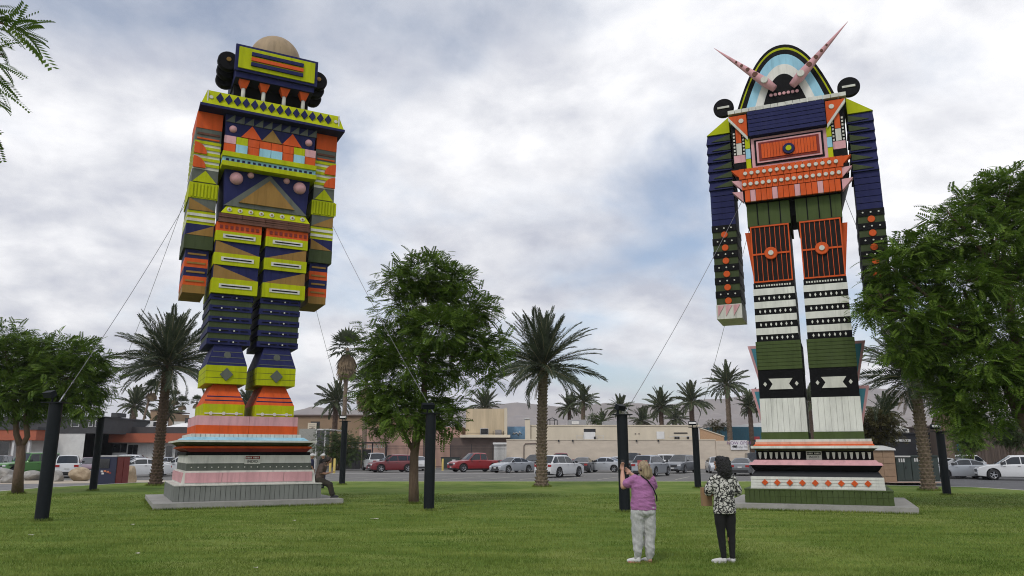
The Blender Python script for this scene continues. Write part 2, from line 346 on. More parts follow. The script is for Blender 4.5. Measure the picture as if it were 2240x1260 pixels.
def ROW(parent, name, u0, u1, z0, z1, w0, w1, m, n, gap=0.012, jit=0.006):   # a row of boards side by side, with open joints
    d = (u1 - u0) / n
    for i in range(n):
        mm = m[i % len(m)] if isinstance(m, (list, tuple)) else m
        P(parent, name, u0 + i * d + gap / 2, u0 + (i + 1) * d - gap / 2, z0, z1, w0, w1 + random.uniform(-jit, jit), mm)
def COURSES(parent, name, u0, u1, z0, z1, w0, w1, m, n, gap=0.012, jit=0.008):   # planks one above another
    d = (z1 - z0) / n
    for i in range(n):
        mm = m[i % len(m)] if isinstance(m, (list, tuple)) else m
        P(parent, name, u0, u1, z0 + i * d + gap / 2, z0 + (i + 1) * d - gap / 2, w0, w1 + random.uniform(-jit, jit), mm)
def text_mesh(name, s, size, m, parent, loc, rot, ext=0.004):
    cu = bpy.data.curves.new(name, 'FONT'); cu.body = s; cu.size = size; cu.align_x = 'CENTER'; cu.align_y = 'CENTER'; cu.extrude = ext
    tmp = bpy.data.objects.new('tmp', cu); COL.objects.link(tmp); dg_ = bpy.context.evaluated_depsgraph_get(); dg_.update()
    me = bpy.data.meshes.new_from_object(tmp.evaluated_get(dg_)); bpy.data.objects.remove(tmp)
    me.materials.clear(); return rawobj(name, me, m, parent, loc, rot)
def plaque(parent, u, z, wf, wdt, hgt, fr):
    p = P(parent, 'plaque', u - wdt / 2, u + wdt / 2, z - hgt / 2, z + hgt / 2, wf, wf + .03, cream)
    P(parent, 'plaque_header', u - wdt * .45, u + wdt * .45, z + hgt * .08, z + hgt * .42, wf + .03, wf + .04, fr)
    for k in range(9):
        P(parent, 'plaque_mark', u - wdt * .40 + k * wdt * .088, u - wdt * .40 + k * wdt * .088 + wdt * .06, z + hgt * .16, z + hgt * .34, wf + .04, wf + .044, cream) if k != 4 else None
    text_mesh('lettering', 'INDIO', hgt * .42, blackp, parent, (u, -(wf + .034), z - hgt * .2), (PI / 2, 0, 0))

# ---------- figure on the grey and pink pedestal
def figure_one():
    S = thing('giant_block_figure', 'giant lime, navy and orange block figure with domed head on grey and pink pedestal', 'sculpture', (-9.8, 28.2, 0), R(27.5), 'giant block figures')
    pd = P(S, 'pedestal', -2.36, 2.30, 0.2, 0.66, -2.36, 2.36, slate)
    P(pd, 'concrete_slab', -3.0, 2.95, -0.02, 0.2, -3.0, 3.0, concrete)
    lgrey = paint('pale_grey_paint', (0.185, 0.195, 0.178))
    ROW(pd, 'board', -2.40, 2.32, 0.203, 0.69, 2.362, 2.40, lgrey, 30)
    for i in range(22):
        y = -2.36 + i * .2145; P(pd, 'board', -2.402, -2.362, 0.203, 0.69, y, y + .203, lgrey)
    P(pd, 'ledge', -2.405, 2.335, .69, .72, -2.4, 2.42, cream)
    TR(pd, 'tier', (-2.19, 2.17, -2.1, 2.1, .72), (-2.12, 2.10, -2.03, 2.05, 1.16), cream)
    for a, b in ((-2.08, -.95), (-.935, 1.06), (1.075, 2.04)): PG(pd, 'panel', [(a, .78), (b, .78), (b, 1.10), (a, 1.10)], 2.05, 2.115, pink)
    for a, b in ((-2.0, -.1), (-.08, 1.98)): P(pd, 'panel', -2.19, -2.1, .78, 1.10, a, b, pink)
    P(pd, 'tier', -2.06, 2.02, 1.16, 1.40, -1.95, 1.96, slate)
    for k in range(19): DISC(pd, 'rivet', -1.9 + k * .21, 1.27, 1.96, .022, cream, .02, 8)
    TR(pd, 'tier', (-2.06, 2.02, -1.95, 1.96, 1.40), (-2.04, 1.98, -1.9, 1.90, 1.66), cream)
    plaque(pd, .02, 1.51, 1.945, .52, .29, darkred)
    P(pd, 'tier', -2.1, 1.98, 1.66, 1.77, -1.88, 1.88, blackp)
    TR(pd, 'tier', (-2.0, 1.85, -1.8, 1.95, 1.77), (-2.2, 1.95, -2.0, 2.08, 1.89), darkred)
    TR(pd, 'tier', (-2.25, 2.0, -2.0, 2.12, 1.89), (-2.18, 1.95, -2.0, 2.08, 1.96), orange)
    TR(pd, 'tier', (-2.1, 1.88, -1.9, 2.0, 1.96), (-2.32, 2.02, -2.1, 2.25, 2.09), olive)
    P(pd, 'cornice', -2.42, 2.08, 2.09, 2.15, -2.15, 2.42, cream)
    TR(pd, 'tier', (-2.2, 1.85, -2.0, 2.2, 2.15), (-2.08, 1.70, -1.9, 2.0, 2.26), skyb)
    ROW(pd, 'board', -2.0, 1.62, 2.26, 2.37, -1.8, 1.9, cream, 24)
    for a, b in ((-1.85, -.145), (-.135, 1.52)):
        P(pd, 'panel', a, b, 2.37, 2.66, -1.6, 1.72, orange); P(pd, 'panel', a, b, 2.66, 2.98, -1.6, 1.70, pink)
    # legs
    for a, b, sgn in ((-1.66, -.30, 1), (.05, 1.40, -1)):
        m = (a + b) / 2
        lg = P(S, 'leg', a, b, 2.98, 3.39, -1.2, 1.5, lime)
        P(lg, 'strip', a + .06, b - .06, 3.05, 3.09, 1.5, 1.53, cream)
        for d in (-.42, .0, .42): DISC(lg, 'stud', m + d, 3.07, 1.53, .06, cream, .03, 12)
        TR(lg, 'ankle', (a, b, -1.1, 1.48, 3.39), (m - .36, m + .36, -.9, 1.1, 4.15), orange)
        for z in (3.52, 3.66):
            hw = .68 - (z - 3.39) * .42; wf = 1.48 - (z - 3.39) * .5
            P(lg, 'bar', m - hw, m + hw, z - .02, z + .02, wf - .08, wf + .012, navy)
        P(lg, 'block', a, b, 4.10, 4.74, -1.15, 1.40, lime)
        for z in (4.31, 4.53): P(lg, 'joint_strip', a - .002, b + .002, z - .006, z + .006, -1.1, 1.404, olive)
        PG(lg, 'diamond', [(m, 4.2), (m + .22, 4.43), (m, 4.66), (m - .22, 4.43)], 1.40, 1.45, slate)
        TR(lg, 'knee', (a, b, -1.15, 1.38, 4.74), (m - .44, m + .44, -.9, 1.15, 5.52), navy)
        DISC(lg, 'stud', m, 5.12, 1.24, .12, slate, .06)
        for k in range(3):
            z = 4.84 + k * .2; hw = .64 - (z - 4.74) * .32; wf = 1.38 - (z - 4.74) * .295; P(lg, 'bar', m - hw, m + hw, z - .012, z + .012, wf - .05, wf + .015, slate)
        z = 5.50
        for k in range(9):
            h = .20; mm = navy if k % 2 == 0 else olive; gw = 0 if k % 2 == 0 else .03
            P(lg, 'band', a - .05 + gw, b + .06 - gw, z, z + h, -1.2 + gw, 1.24 - gw, mm)
            if k % 2 == 0:
                for q in range(4):
                    P(lg, 'bar', a + .06 + q * .33, a + .32 + q * .33, z + .085, z + .115, 1.24, 1.262, blackp)
                    if q in (1, 2): DISC(lg, 'stud', a + .36 + (q - 1) * .48, z + .1, 1.24, .03, cream, .04, 8)
            z += h
        A, B = (a - .06, b + .16) if sgn == 1 else (a - .02, b + .17)
        bands = [(7.32, 7.86, lime), (7.86, 8.36, None), (8.36, 8.80, lime), (8.80, 9.25, None), (9.25, 9.62, lime)]
        for z0, z1, mm in bands:
            if mm:
                P(lg, 'drawer', A, B, z0, z1, -1.2, 1.36, mm)
                c = (z0 + z1) / 2; P(lg, 'slot_plate', A + .25, B - .2, c - .075, c + .075, 1.36, 1.385, cream); P(lg, 'slot', A + .33, B - .28, c - .022, c + .022, 1.385, 1.395, blackp)
            else:
                P(lg, 'band', A + .02, B - .02, z0, z1, -1.18, 1.30, navy)
                tri = [(A + .03, z0), (B - .03, z0), (A + .03, z1)] if sgn == 1 else [(A + .03, z0), (B - .03, z0), (B - .03, z1)]
                PG(lg, 'wedge', tri, 1.30, 1.335, mustard)
        P(lg, 'band', A, B, 9.62, 9.95, -1.2, 1.34, orange)
        for k in range(8): P(lg, 'tile', A + .12 + k * .18, A + .22 + k * .18, 9.72, 9.84, 1.34, 1.365, darkred)
    # torso
    to = TR(S, 'torso', (-1.5, 1.45, -1.25, 1.20, 10.5), (-1.72, 1.68, -1.3, 1.22, 14.25), navy)
    TR(to, 'belt', (-1.68, 1.62, -1.3, 1.42, 9.95), (-1.62, 1.58, -1.3, 1.36, 10.30), brownp)
    for k in range(4): COURSES(to, 'board', -1.67 + .82 * k, -1.67 + .82 * (k + 1) - .02, 9.97, 10.28, 1.36, 1.42, brownp, 4, .014, .02)
    TR(to, 'lime_belt', (-1.62, 1.60, -1.3, 1.38, 10.30), (-1.42, 1.42, -1.3, 1.24, 10.62), lime)
    for k in range(8): DISC(to, 'stud', -1.33 + k * .378, 10.45, 1.30, .085, cream, .07, 14); DISC(to, 'stud_core', -1.33 + k * .378, 10.45, 1.37, .035, mustard, .02, 8)
    PG(to, 'triangle', [(-1.52, 10.62), (1.48, 10.62), (.02, 12.02)], 1.16, 1.30, slate)
    PG(to, 'triangle', [(-1.02, 10.78), (1.0, 10.78), (.02, 11.78)], 1.30, 1.37, mustard)
    for u, z, r in ((-1.16, 11.72, .24), (1.16, 11.72, .24), (-.66, 11.93, .12), (.66, 11.93, .12)): DOME(to, 'knob', u, z, 1.22, r, pink)
    P(to, 'chest_bar', -1.74, 1.69, 12.04, 12.22, -1.2, 1.62, lime); P(to, 'chest_bar', -1.72, 1.68, 12.22, 12.44, -1.2, 1.45, skyb); P(to, 'chest_bar', -1.74, 1.69, 12.44, 12.62, -1.2, 1.55, lime)
    for k in range(17): P(to, 'tile', -1.6 + k * .19, -1.5 + k * .19, 12.29, 12.37, 1.45, 1.47, navy)
    # chest: rows of plain square tiles
    for k, mm in enumerate((orange, skyb, orange, skyb, skyb, orange, skyb, orange)):
        P(to, 'tile', -1.70 + k * .425, -1.70 + (k + 1) * .425 - .015, 12.64, 13.02, 1.22, 1.29 + (.05 if mm is skyb else 0), mm)
    for k, mm in enumerate((pink, lime, orange, orange, orange, orange, lime, pink)):
        P(to, 'tile', -1.70 + k * .425, -1.70 + (k + 1) * .425 - .015, 13.04, 13.34, 1.22, 1.28, mm)
    for k in range(3):
        PG(to, 'triangle', [(-1.12 + k * .75, 13.36), (-.37 + k * .75, 13.36), (-.745 + k * .75, 13.86)], 1.22, 1.30, (orange, mustard, orange)[k])
    for u in (-1.42, 1.40): DOME(to, 'knob', u, 13.64, 1.22, .14, pink)
    for k in range(10): PG(to, 'triangle', [(-1.70 + k * .34, 13.9), (-1.38 + k * .34, 13.9), (-1.38 + k * .34, 14.22)], 1.22, 1.27, slate)
    # shoulders
    sh = TR(S, 'shoulder_bar', (-2.62, 2.66, -1.5, 1.62, 14.30), (-2.44, 2.48, -1.3, 1.42, 14.92), lime)
    P(sh, 'soffit', -2.66, 2.70, 14.20, 14.30, -1.52, 1.64, navy)
    for k in range(14):
        u = -2.0 + k * .31; PG(sh, 'diamond', [(u, 14.42), (u + .13, 14.62), (u, 14.82), (u - .13, 14.62)], 1.50, 1.60, navy)
    for u in (-2.3, 2.34): DISC(sh, 'stud', u, 14.6, 1.54, .07, cream, .04, 12)
    for s in (-1, 1): P(sh, 'end_strip', s * 2.44 + .02 - .02, s * 2.44 + .02 + .02, 14.36, 14.86, 1.50, 1.58, cream)
    # head
    hd = P(S, 'head', -1.5, 1.46, 15.75, 17.02, -1.1, 1.32, navy)
    P(hd, 'neck', -1.45, 1.40, 14.92, 15.76, -.9, .62, blackp)
    for u in (-1.15, -.40, .38, 1.12):
        DISC(hd, 'column', u, 0, 0, .001, cream) if False else None
        mb = MB(); mb.tube([(u, -1.02, 14.92), (u, -1.02, 15.45)], .075, 12); build('column', mb, cream, hd)
        TR(hd, 'capital', (u - .09, u + .09, .93, 1.11, 15.45), (u - .2, u + .2, .84, 1.2, 15.76), orange)
    P(hd, 'frame', -1.58, 1.54, 15.97, 17.05, 1.32, 1.44, navy)
    P(hd, 'panel', -1.46, 1.42, 16.07, 16.94, 1.44, 1.49, lime)
    for k, (hw, mm) in enumerate(((1.0, navy), (1.0, orange), (1.0, navy))): P(hd, 'slat', -hw, hw - .04, 16.22 + k * .21, 16.36 + k * .21, 1.49, 1.56, mm)
    mb = MB(); mb.lathe([(1.0, -.25)] + [(1.0 * math.cos(a), 1.0 * math.sin(a)) for a in np.linspace(0, PI / 2 - .01, 12)], 36, 'z', (.05, -.25, 17.28)); build('dome', mb, tan, hd)
    for s in (-1, 1):
        for k in range(3):
            mb = MB(); r = .40 - .02 * k; mb.lathe([(.001, .16), (r * .9, .16), (r, .1), (r, -.1), (r * .9, -.16), (.001, -.16)], 20, 'y', (s * 1.70 + (.0 if s > 0 else -.04), -.62 + .36 * k, 16.62 - .22 * k)); build('ear_drum', mb, blackp, hd, sharp=40)
        DISC(hd, 'stud', s * 1.74, 16.66, .79, .09, mustard, .03, 12)
    # arms: stacked bands
    def arm(u0, u1, sgn):
        fu = u0 if sgn < 0 else u1
        ar = P(S, 'arm', u0, u1, 13.55, 14.20, -1.0, 1.02, orange)
        P(ar, 'band', u0, u1, 13.05, 13.55, -1.0, 1.0, slate); P(ar, 'bar', u0 + .06, u1 - .06, 13.30, 13.38, 1.0, 1.03, brownp); P(ar, 'bar', u0 + .06, u1 - .06, 13.12, 13.18, 1.0, 1.03, orange)
        z = 11.95
        for k in range(10):
            P(ar, 'slat', u0 - (.012 if k % 2 else 0), u1 + (.012 if k % 2 else 0), z + k * .11, z + (k + 1) * .11, -1.0, 1.0 + (.03 if k % 2 else 0), lime if k % 2 else cream)
        for zc in (12.25, 12.8):   # quarter discs
            q = [(fu, zc - .26)] + [(fu - sgn * .44 * math.cos(a), zc - .26 + .44 * math.sin(a)) for a in np.linspace(0, PI / 2, 8)]
            PG(ar, 'quarter_disc', q, 1.03, 1.075, orange)
        P(ar, 'band', u0, u1, 11.42, 11.95, -1.0, 1.0, slate); PG(ar, 'triangle', [(u0 + .04, 11.45), (u1 - .04, 11.45), ((u0 + u1) / 2, 11.9)], 1.0, 1.05, green if False else lime)
        P(ar, 'band', u0 - .05, u1 + .05, 10.82, 11.42, -1.02, 1.02, lime)
        for k in range(8): P(ar, 'rib', u0 + .02 + k * .117, u0 + .085 + k * .117, 10.86, 11.38, 1.02, 1.06, lime)
        P(ar, 'band', u0 - .01, u1 + .01, 10.35, 10.82, -1.0, 1.0, slate); PG(ar, 'wedge', [(u0, 10.37), (u1, 10.37), (fu, 10.8)], 1.0, 1.03, mustard)
        for k in range(5): P(ar, 'slat', u0 - .03, u1 + .03, 9.85 + k * .1, 9.95 + k * .1, -1.0, 1.0 + (.03 if k % 2 else 0), cream if k % 2 else lime)
        P(ar, 'band', u0 - .03, u1 + .03, 9.42, 9.85, -1.0, 1.0, navy); PG(ar, 'wedge', [(u0, 9.43), (u1, 9.43), (u1 if sgn < 0 else u0, 9.83)], 1.0, 1.03, mustard)
        P(ar, 'cuff', u0 - .05, u1 + .03, 8.92, 9.42, -1.02, 1.02, olive)
        z = 8.92
        for k in range(4):
            h = .33; mm = navy if k % 2 == 0 else orange
            P(ar, 'hand_band', u0 + .04, u1 - .08, z - h, z, -.9, .9, mm); P(ar, 'bar', u0 + .12, u1 - .16, z - h * .62, z - h * .42, .9, .925, mustard); z -= h
        P(ar, 'hand_band', u0 + .05, u1 - .09, 7.32, 7.60, -.88, .9, mustard)
    arm(-2.68, -1.78, -1); arm(1.75, 2.56, 1)
figure_one()

# ---------- figure on the green and white pedestal
def figure_two():
    S = thing('giant_block_figure', 'giant block figure with arched head and two long pink horns on green and white pedestal', 'sculpture', (10.27, 26.2, 0), R(-23), 'giant block figures')
    pd = P(S, 'pedestal', -2.1, 2.14, .19, .56, -2.15, 2.16, green)
    P(pd, 'concrete_slab', -2.75, 2.75, -.02, .19, -2.75, 2.75, concrete)
    ROW(pd, 'board', -2.13, 2.17, .193, .40, 2.162, 2.20, green, 28); ROW(pd, 'board', -2.13, 2.17, .405, .59, 2.162, 2.20, green, 28)
    P(pd, 'ledge', -2.14, 2.18, .59, .625, -2.15, 2.21, green)
    TR(pd, 'tier', (-1.95, 1.98, -1.95, 2.0, .625), (-1.92, 1.95, -1.9, 1.95, 1.0), whitep)
    COURSES(pd, 'board', -1.93, 1.96, .64, 1.0, 1.9, 2.005, whitep, 4, .012, .004)
    for k in range(9):
        u = -1.5 + k * .375; PG(pd, 'diamond', [(u, .72), (u + .10, .82), (u, .92), (u - .10, .82)], 2.0, 2.04, orange)
    TR(pd, 'tier', (-1.92, 1.94, -1.85, 1.86, 1.0), (-1.82, 1.84, -1.75, 1.76, 1.16), mat('charcoal_paint', (.022, .024, .028), .6, spec=.15))
    TR(pd, 'tier', (-1.80, 1.82, -1.7, 1.74, 1.16), (-1.93, 1.96, -1.85, 1.96, 1.36), blackp)
    TR(pd, 'tier', (-1.95, 1.98, -1.9, 2.02, 1.36), (-1.93, 1.94, -1.88, 1.98, 1.44), pink)
    TR(pd, 'tier', (-1.86, 1.86, -1.8, 1.92, 1.44), (-1.80, 1.80, -1.8, 1.85, 1.52), pink)
    P(pd, 'tier', -1.74, 1.74, 1.52, 1.80, -1.6, 1.70, blackp)
    for k in range(20):
        u = -1.62 + k * .171
        if abs(u - .02) < .28: continue
        PG(pd, 'peg', [(u - .05, 1.76), (u - .03, 1.58), (u, 1.54), (u + .03, 1.58), (u + .05, 1.76)], 1.70, 1.74, whitep)
    plaque(pd, .02, 1.66, 1.70, .46, .26, blackp)
    TR(pd, 'tier', (-1.72, 1.74, -1.6, 1.75, 1.80), (-1.82, 1.86, -1.8, 1.95, 1.88), olive)
    P(pd, 'cornice', -1.86, 1.90, 1.88, 1.96, -1.85, 2.08, whitep)
    TR(pd, 'tier', (-1.80, 1.80, -1.7, 1.92, 1.96), (-1.76, 1.77, -1.7, 1.86, 2.01), orange)
    P(pd, 'tier', -1.74, 1.75, 2.01, 2.09, -1.65, 1.82, peach); P(pd, 'tier', -1.72, 1.73, 2.09, 2.17, -1.62, 1.78, cream)
    for a, b, sgn in ((-1.56, -.12, -1), (.07, 1.54, 1)):
        m = (a + b) / 2; out = a if sgn < 0 else b
        lg = P(S, 'leg', a - .02, b + .01, 2.17, 2.41, -1.1, 1.30, green)
        P(lg, 'shin', a, b, 2.41, 3.53, -1.05, 1.20, whitep); ROW(lg, 'board', a, b, 2.415, 3.525, 1.20, 1.25, whitep, 8, .008, .005)
        P(lg, 'block', a + .01, b - .01, 3.53, 4.48, -1.05, 1.24, blackp)
        PG(lg, 'plate', [(m - .38, 3.82), (m + .38, 3.82), (m + .26, 4.0), (m + .38, 4.18), (m - .38, 4.18), (m - .26, 4.0)], 1.24, 1.28, cream)
        for d in (-.5, .5): PG(lg, 'diamond', [(m + d, 3.92), (m + d + .06, 4.0), (m + d, 4.08), (m + d - .06, 4.0)], 1.24, 1.27, cream)
        P(lg, 'block', a, b, 4.48, 5.46, -1.05, 1.20, green); COURSES(lg, 'board', a, b, 4.485, 5.455, 1.20, 1.26, green, 8)
        z = 5.46
        for k in range(8):
            h = .23
            P(lg, 'band', a + .04, b - .05, z, z + h, -1.0, 1.20 if k % 2 == 0 else 1.22, blackp if k % 2 == 0 else whitep)
            if k % 2 == 0:
                for q in range(7):
                    u = m - .5 + q * .165; PG(lg, 'diamond', [(u, z + .05), (u + .035, z + .115), (u, z + .18), (u - .035, z + .115)], 1.20, 1.225, whitep)
            z += h
        P(lg, 'band', a + .06, b - .06, 7.30, 7.50, -1.0, 1.21, blackp)
        for q in range(14): P(lg, 'tile', a + .14 + q * .084, a + .19 + q * .084, 7.37, 7.43, 1.21, 1.23, cream)
        th = P(lg, 'thigh', a + .08, b - .07, 7.50, 9.58, -1.05, 1.18, mat('dark_brown_paint', (.014, .011, .010), .6, spec=.1))
        for e0, e1, z0, z1 in ((a + .08, a + .12, 7.52, 9.56), (b - .11, b - .07, 7.52, 9.56), (a + .12, b - .11, 7.52, 7.57), (a + .12, b - .11, 9.51, 9.56)): P(lg, 'frame_bar', e0, e1, z0, z1, 1.18, 1.22, orange)
        for q in range(7): P(lg, 'slat', a + .232 + q * .163, a + .25 + q * .163, 7.57, 9.51, 1.18, 1.205, orange)
        P(lg, 'crossbar', a + .12, b - .11, 8.50, 8.56, 1.205, 1.225, orange)
        DISC(lg, 'boss', m, 8.53, 1.225, .22, orange, .06, 24); DISC(lg, 'boss_core', m, 8.53, 1.285, .09, cream, .04, 16)
        for (z0, z1, hw) in ((2.55, 3.92, .34), (4.0, 5.42, .36)):   # side fins
            o2 = out + sgn * .002
            PG(lg, 'fin', [(o2, z0), (o2 + sgn * hw * .95, z1), (o2, z1)], -.6, .5, pink); PG(lg, 'fin_panel', [(o2, z0 + .32), (o2 + sgn * hw * .62, z1 - .1), (o2, z1 - .1)], .5, .52, teal)
        PG(lg, 'fin', [(out - sgn * .075, 7.55), (out + sgn * .15, 9.50), (out - sgn * .075, 9.50)], -.5, .7, orange)
        P(lg, 'hip', a + .0, b + .0, 9.58, 10.55, -1.1, 1.12, green)
        for q in range(3): P(lg, 'groove_strip', m - .38 + q * .38, m - .34 + q * .38, 9.62, 10.5, 1.12, 1.135, blackp)
    to = P(S, 'torso', -1.55, 1.58, 10.50, 13.86, -1.2, 1.22, blackp)
    P(to, 'pelvis', -.14, .10, 9.9, 10.5, -1.0, .95, blackp)
    TR(to, 'jaw', (-1.58, 1.60, -1.2, 1.30, 10.42), (-1.86, 1.92, -1.25, 1.36, 11.42), blackp)
    mats2 = [orange, pink]
    ROW(to, 'board', -1.56, 1.58, 10.44, 10.86, 1.30, 1.42, [orange, pink, orange, orange], 17, .014)
    ROW(to, 'board', -1.64, 1.66, 10.88, 11.26, 1.33, 1.44, orange, 16, .014); ROW(to, 'board', -1.72, 1.72, 11.28, 11.66, 1.2, 1.46, orange, 16, .014)
    for k in range(16):
        DISC(to, 'stud', -1.54 + k * .206, 11.07, 1.447, .07, cream, .05, 12)
        if k < 15: DISC(to, 'stud', -1.49 + k * .213, 11.47, 1.467, .07, cream, .05, 12)
    for s in (-1, 1):
        for z in (10.46, 10.88, 11.28): PG(to, 'corner_wedge', [(s * 1.62, z), (s * 1.62, z + .38), (s * 1.98, z + .40)] if s > 0 else [(s * 1.62, z), (s * 1.98, z + .40), (s * 1.62, z + .38)], 1.1, 1.40, pink if z < 11.2 else orange)
        P(to, 'side_panel', s * 1.68 - .22, s * 1.68 + .22, 11.66, 13.86, -1.0, 1.2, blackp)
        for k, (z0, z1, mm) in enumerate(((11.70, 11.98, blackp), (11.98, 12.28, pink), (12.28, 12.74, cream), (12.74, 13.3, orange))): P(to, 'tile', s * 1.66 - (.2 if k < 2 else .09), s * 1.66 + (.2 if k < 2 else .09), z0 + .01, z1 - .01, 1.2, 1.27, mm)
        for q in range(7):
            for d in (-.16, .16): P(to, 'tile', s * 1.66 + d - .03, s * 1.66 + d + .03, 12.32 + q * .13, 12.39 + q * .13, 1.2, 1.23, cream)
        PG(to, 'corner_panel', [(s * 1.33, 12.92), (s * 1.97, 13.78), (s * 1.33, 13.78)] if s > 0 else [(s * 1.33, 12.92), (s * 1.33, 13.78), (s * 1.97, 13.78)], 1.25, 1.34, orange)
        PG(to, 'corner_strip', [(s * 1.33, 12.78), (s * 1.97, 13.64), (s * 1.97, 13.77), (s * 1.33, 12.91)], 1.25, 1.36, cream)
        DISC(to, 'stud', s * 1.52, 13.55, 1.34, .09, cream, .03, 14)
        for q, mm in enumerate((lime, skyb, lime)): P(to, 'tile', s * 1.36 - .08, s * 1.36 + .08, 11.70 + q * .39, 12.07 + q * .39, 1.22, 1.29, mm)
    # framed panel
    for hw, z0, z1, wf, mm in ((1.24, 11.70, 12.84, 1.26, pink), (1.13, 11.79, 12.75, 1.29, blackp), (1.06, 11.86, 12.68, 1.32, pink), (.99, 11.92, 12.62, 1.34, darkred)): P(to, 'frame', -hw, hw + .04, z0, z1, 1.22 if hw > 1.2 else wf - .035, wf, mm)
    ROW(to, 'board', -.90, .94, 12.0, 12.54, 1.34, 1.37, orange, 18, .012)
    DISC(to, 'medallion', .02, 12.22, 1.375, .20, navy, .06, 24); DISC(to, 'medallion_core', .02, 12.22, 1.435, .10, lime, .03, 16)
    P(to, 'plank_panel', -1.26, 1.28, 12.86, 13.80, 1.22, 1.42, navy); COURSES(to, 'board', -1.28, 1.30, 12.86, 13.80, 1.42, 1.50, navy, 6, .02, .012)
    ROW(to, 'ridge_tile', -1.97, 2.02, 13.86, 14.0, -1.1, 1.40, cream, 16, .014, .012)
    # arched head: plain nested bands
    def arch(hw, top, base=14.0):
        pts = [(-hw, base)]
        for a in np.linspace(0, 1, 25):
            u = -hw + 2 * hw * a; s = abs(u) / hw
            pts.append((u, base + (top - base) * (1 - s ** 2.2) * 1.0 if s < .999 else base + .02))
        pts.append((hw, base)); return pts[1:-1][::-1]
    hd = PG(S, 'head', arch(1.80, 16.66), -.2, .60, blackp)
    for hw, tp, wf, mm in ((1.70, 16.52, .63, lime), (1.64, 16.42, .66, blackp), (1.45, 16.22, .69, skyb), (1.12, 15.80, .73, whitep), (.82, 15.40, .76, blackp)): PG(hd, 'arch_band', arch(hw, tp), .58, wf, mm)
    for k in range(7): DISC(hd, 'stud', -.45 + k * .15, 14.62, .76, .06, pink, .05, 12)
    for k in range(9): P(hd, 'tile', -.9 + k * .2, -.72 + k * .2, 14.02, 14.18, .76, .80, whitep)
    for s in (-1, 1):
        b0 = Vector((s * .30, -.95, 14.78)); tip = Vector((s * 2.34, -1.12, 16.78 + (0.0))); d = tip - b0
        mb = MB(); mb.tube([b0 + d * t for t in (0, .15, .4, .7, 1)], [.13, .18, .125, .065, .006], 10); hn = build('horn', mb, pink, hd)
        for t, r, mm in ((.16, .13, cream), (.31, .10, brownp), (.43, .075, brownp), (.53, .055, brownp), (.62, .04, brownp)):
            q = b0 + d * t; DISC(hn, 'stud', q.x, q.z, -q.y + (.16 if t < .2 else .135 - .13 * t), r, mm, .05, 14)
        dc = DISC(hd, 'side_disc', s * 2.20 - .02, 14.66, .2, .38, blackp, .14, 30)
        P(hd, 'bar', s * 2.20 - .24, s * 2.20 + .2, 14.62, 14.70, .34, .37, cream)
    for k in range(26):
        a = -1 + 2 * k / 25; u = a * 1.05; z = 14.0 + 2.66 * (1 - (abs(u) / 1.8) ** 2.2)
        mb = MB(); mb.tube([(u, -.2, z), (u * 1.05, -.2, z + .11)], .006, 4); build('bird_spike', mb, steel, hd)
    # arms
    for u0, u1, s in ((-2.84, -2.00, -1), (2.02, 2.84, 1)):
        out = u0 if s < 0 else u1; inn = u1 if s < 0 else u0
        ar = P(S, 'arm', u0 + .03, u1 - .03, 6.92, 13.38, -.75, .70, navy)
        mb = MB(); mb.prism([(out, 13.40), (inn - s * .0, 14.02), (inn, 13.40)] if s < 0 else [(inn, 13.40), (inn, 14.02), (out, 13.40)], -.82, .8); build('shoulder', mb, lime, ar)
        z = 13.38
        for k in range(6):   # overlapping clapboards, a plain olive wedge on each
            TR(ar, 'clapboard', (u0 - .03, u1 + .0, -.78, .86, z - .36), (u0 + .02, u1 - .02, -.76, .76, z), navy)
            PG(ar, 'wedge', [(inn, z - .30), (inn, z - .06), (out + (inn - out) * .2, z - .28)], .80, .875, olive)
            z -= .36
        COURSES(ar, 'clapboard', u0, u1, 9.86, z, .70, .78, navy, 6, .02, .01)
        k = 0; z = 9.86
        while z > 7.0:
            mm = blackp if k % 2 == 0 else olive
            P(ar, 'band', u0 - (0 if k % 2 else .015), u1 + (0 if k % 2 else .015), z - .245, z, -.78, .78 + (.03 if k % 2 == 0 else 0), mm)
            if k % 2 == 0:
                for q in (.2, .5, .8): DISC(ar, 'stud', u0 + (u1 - u0) * q, z - .12, .81, .03, cream, .03, 8)
            else:
                DISC(ar, 'stud', (u0 + u1) / 2, z - .12, .78, .12, orange, .05, 14)
            z -= .245; k += 1
        P(ar, 'hand', u0 - .02, u1 + .02, 6.40, z, -.78, .80, cream)
        for q in range(3):
            x = u0 + .04 + q * .27; PG(ar, 'wedge', [(x, 6.5), (x + .23, z - .03), (x, z - .03)], .80, .83, pink)
figure_two()
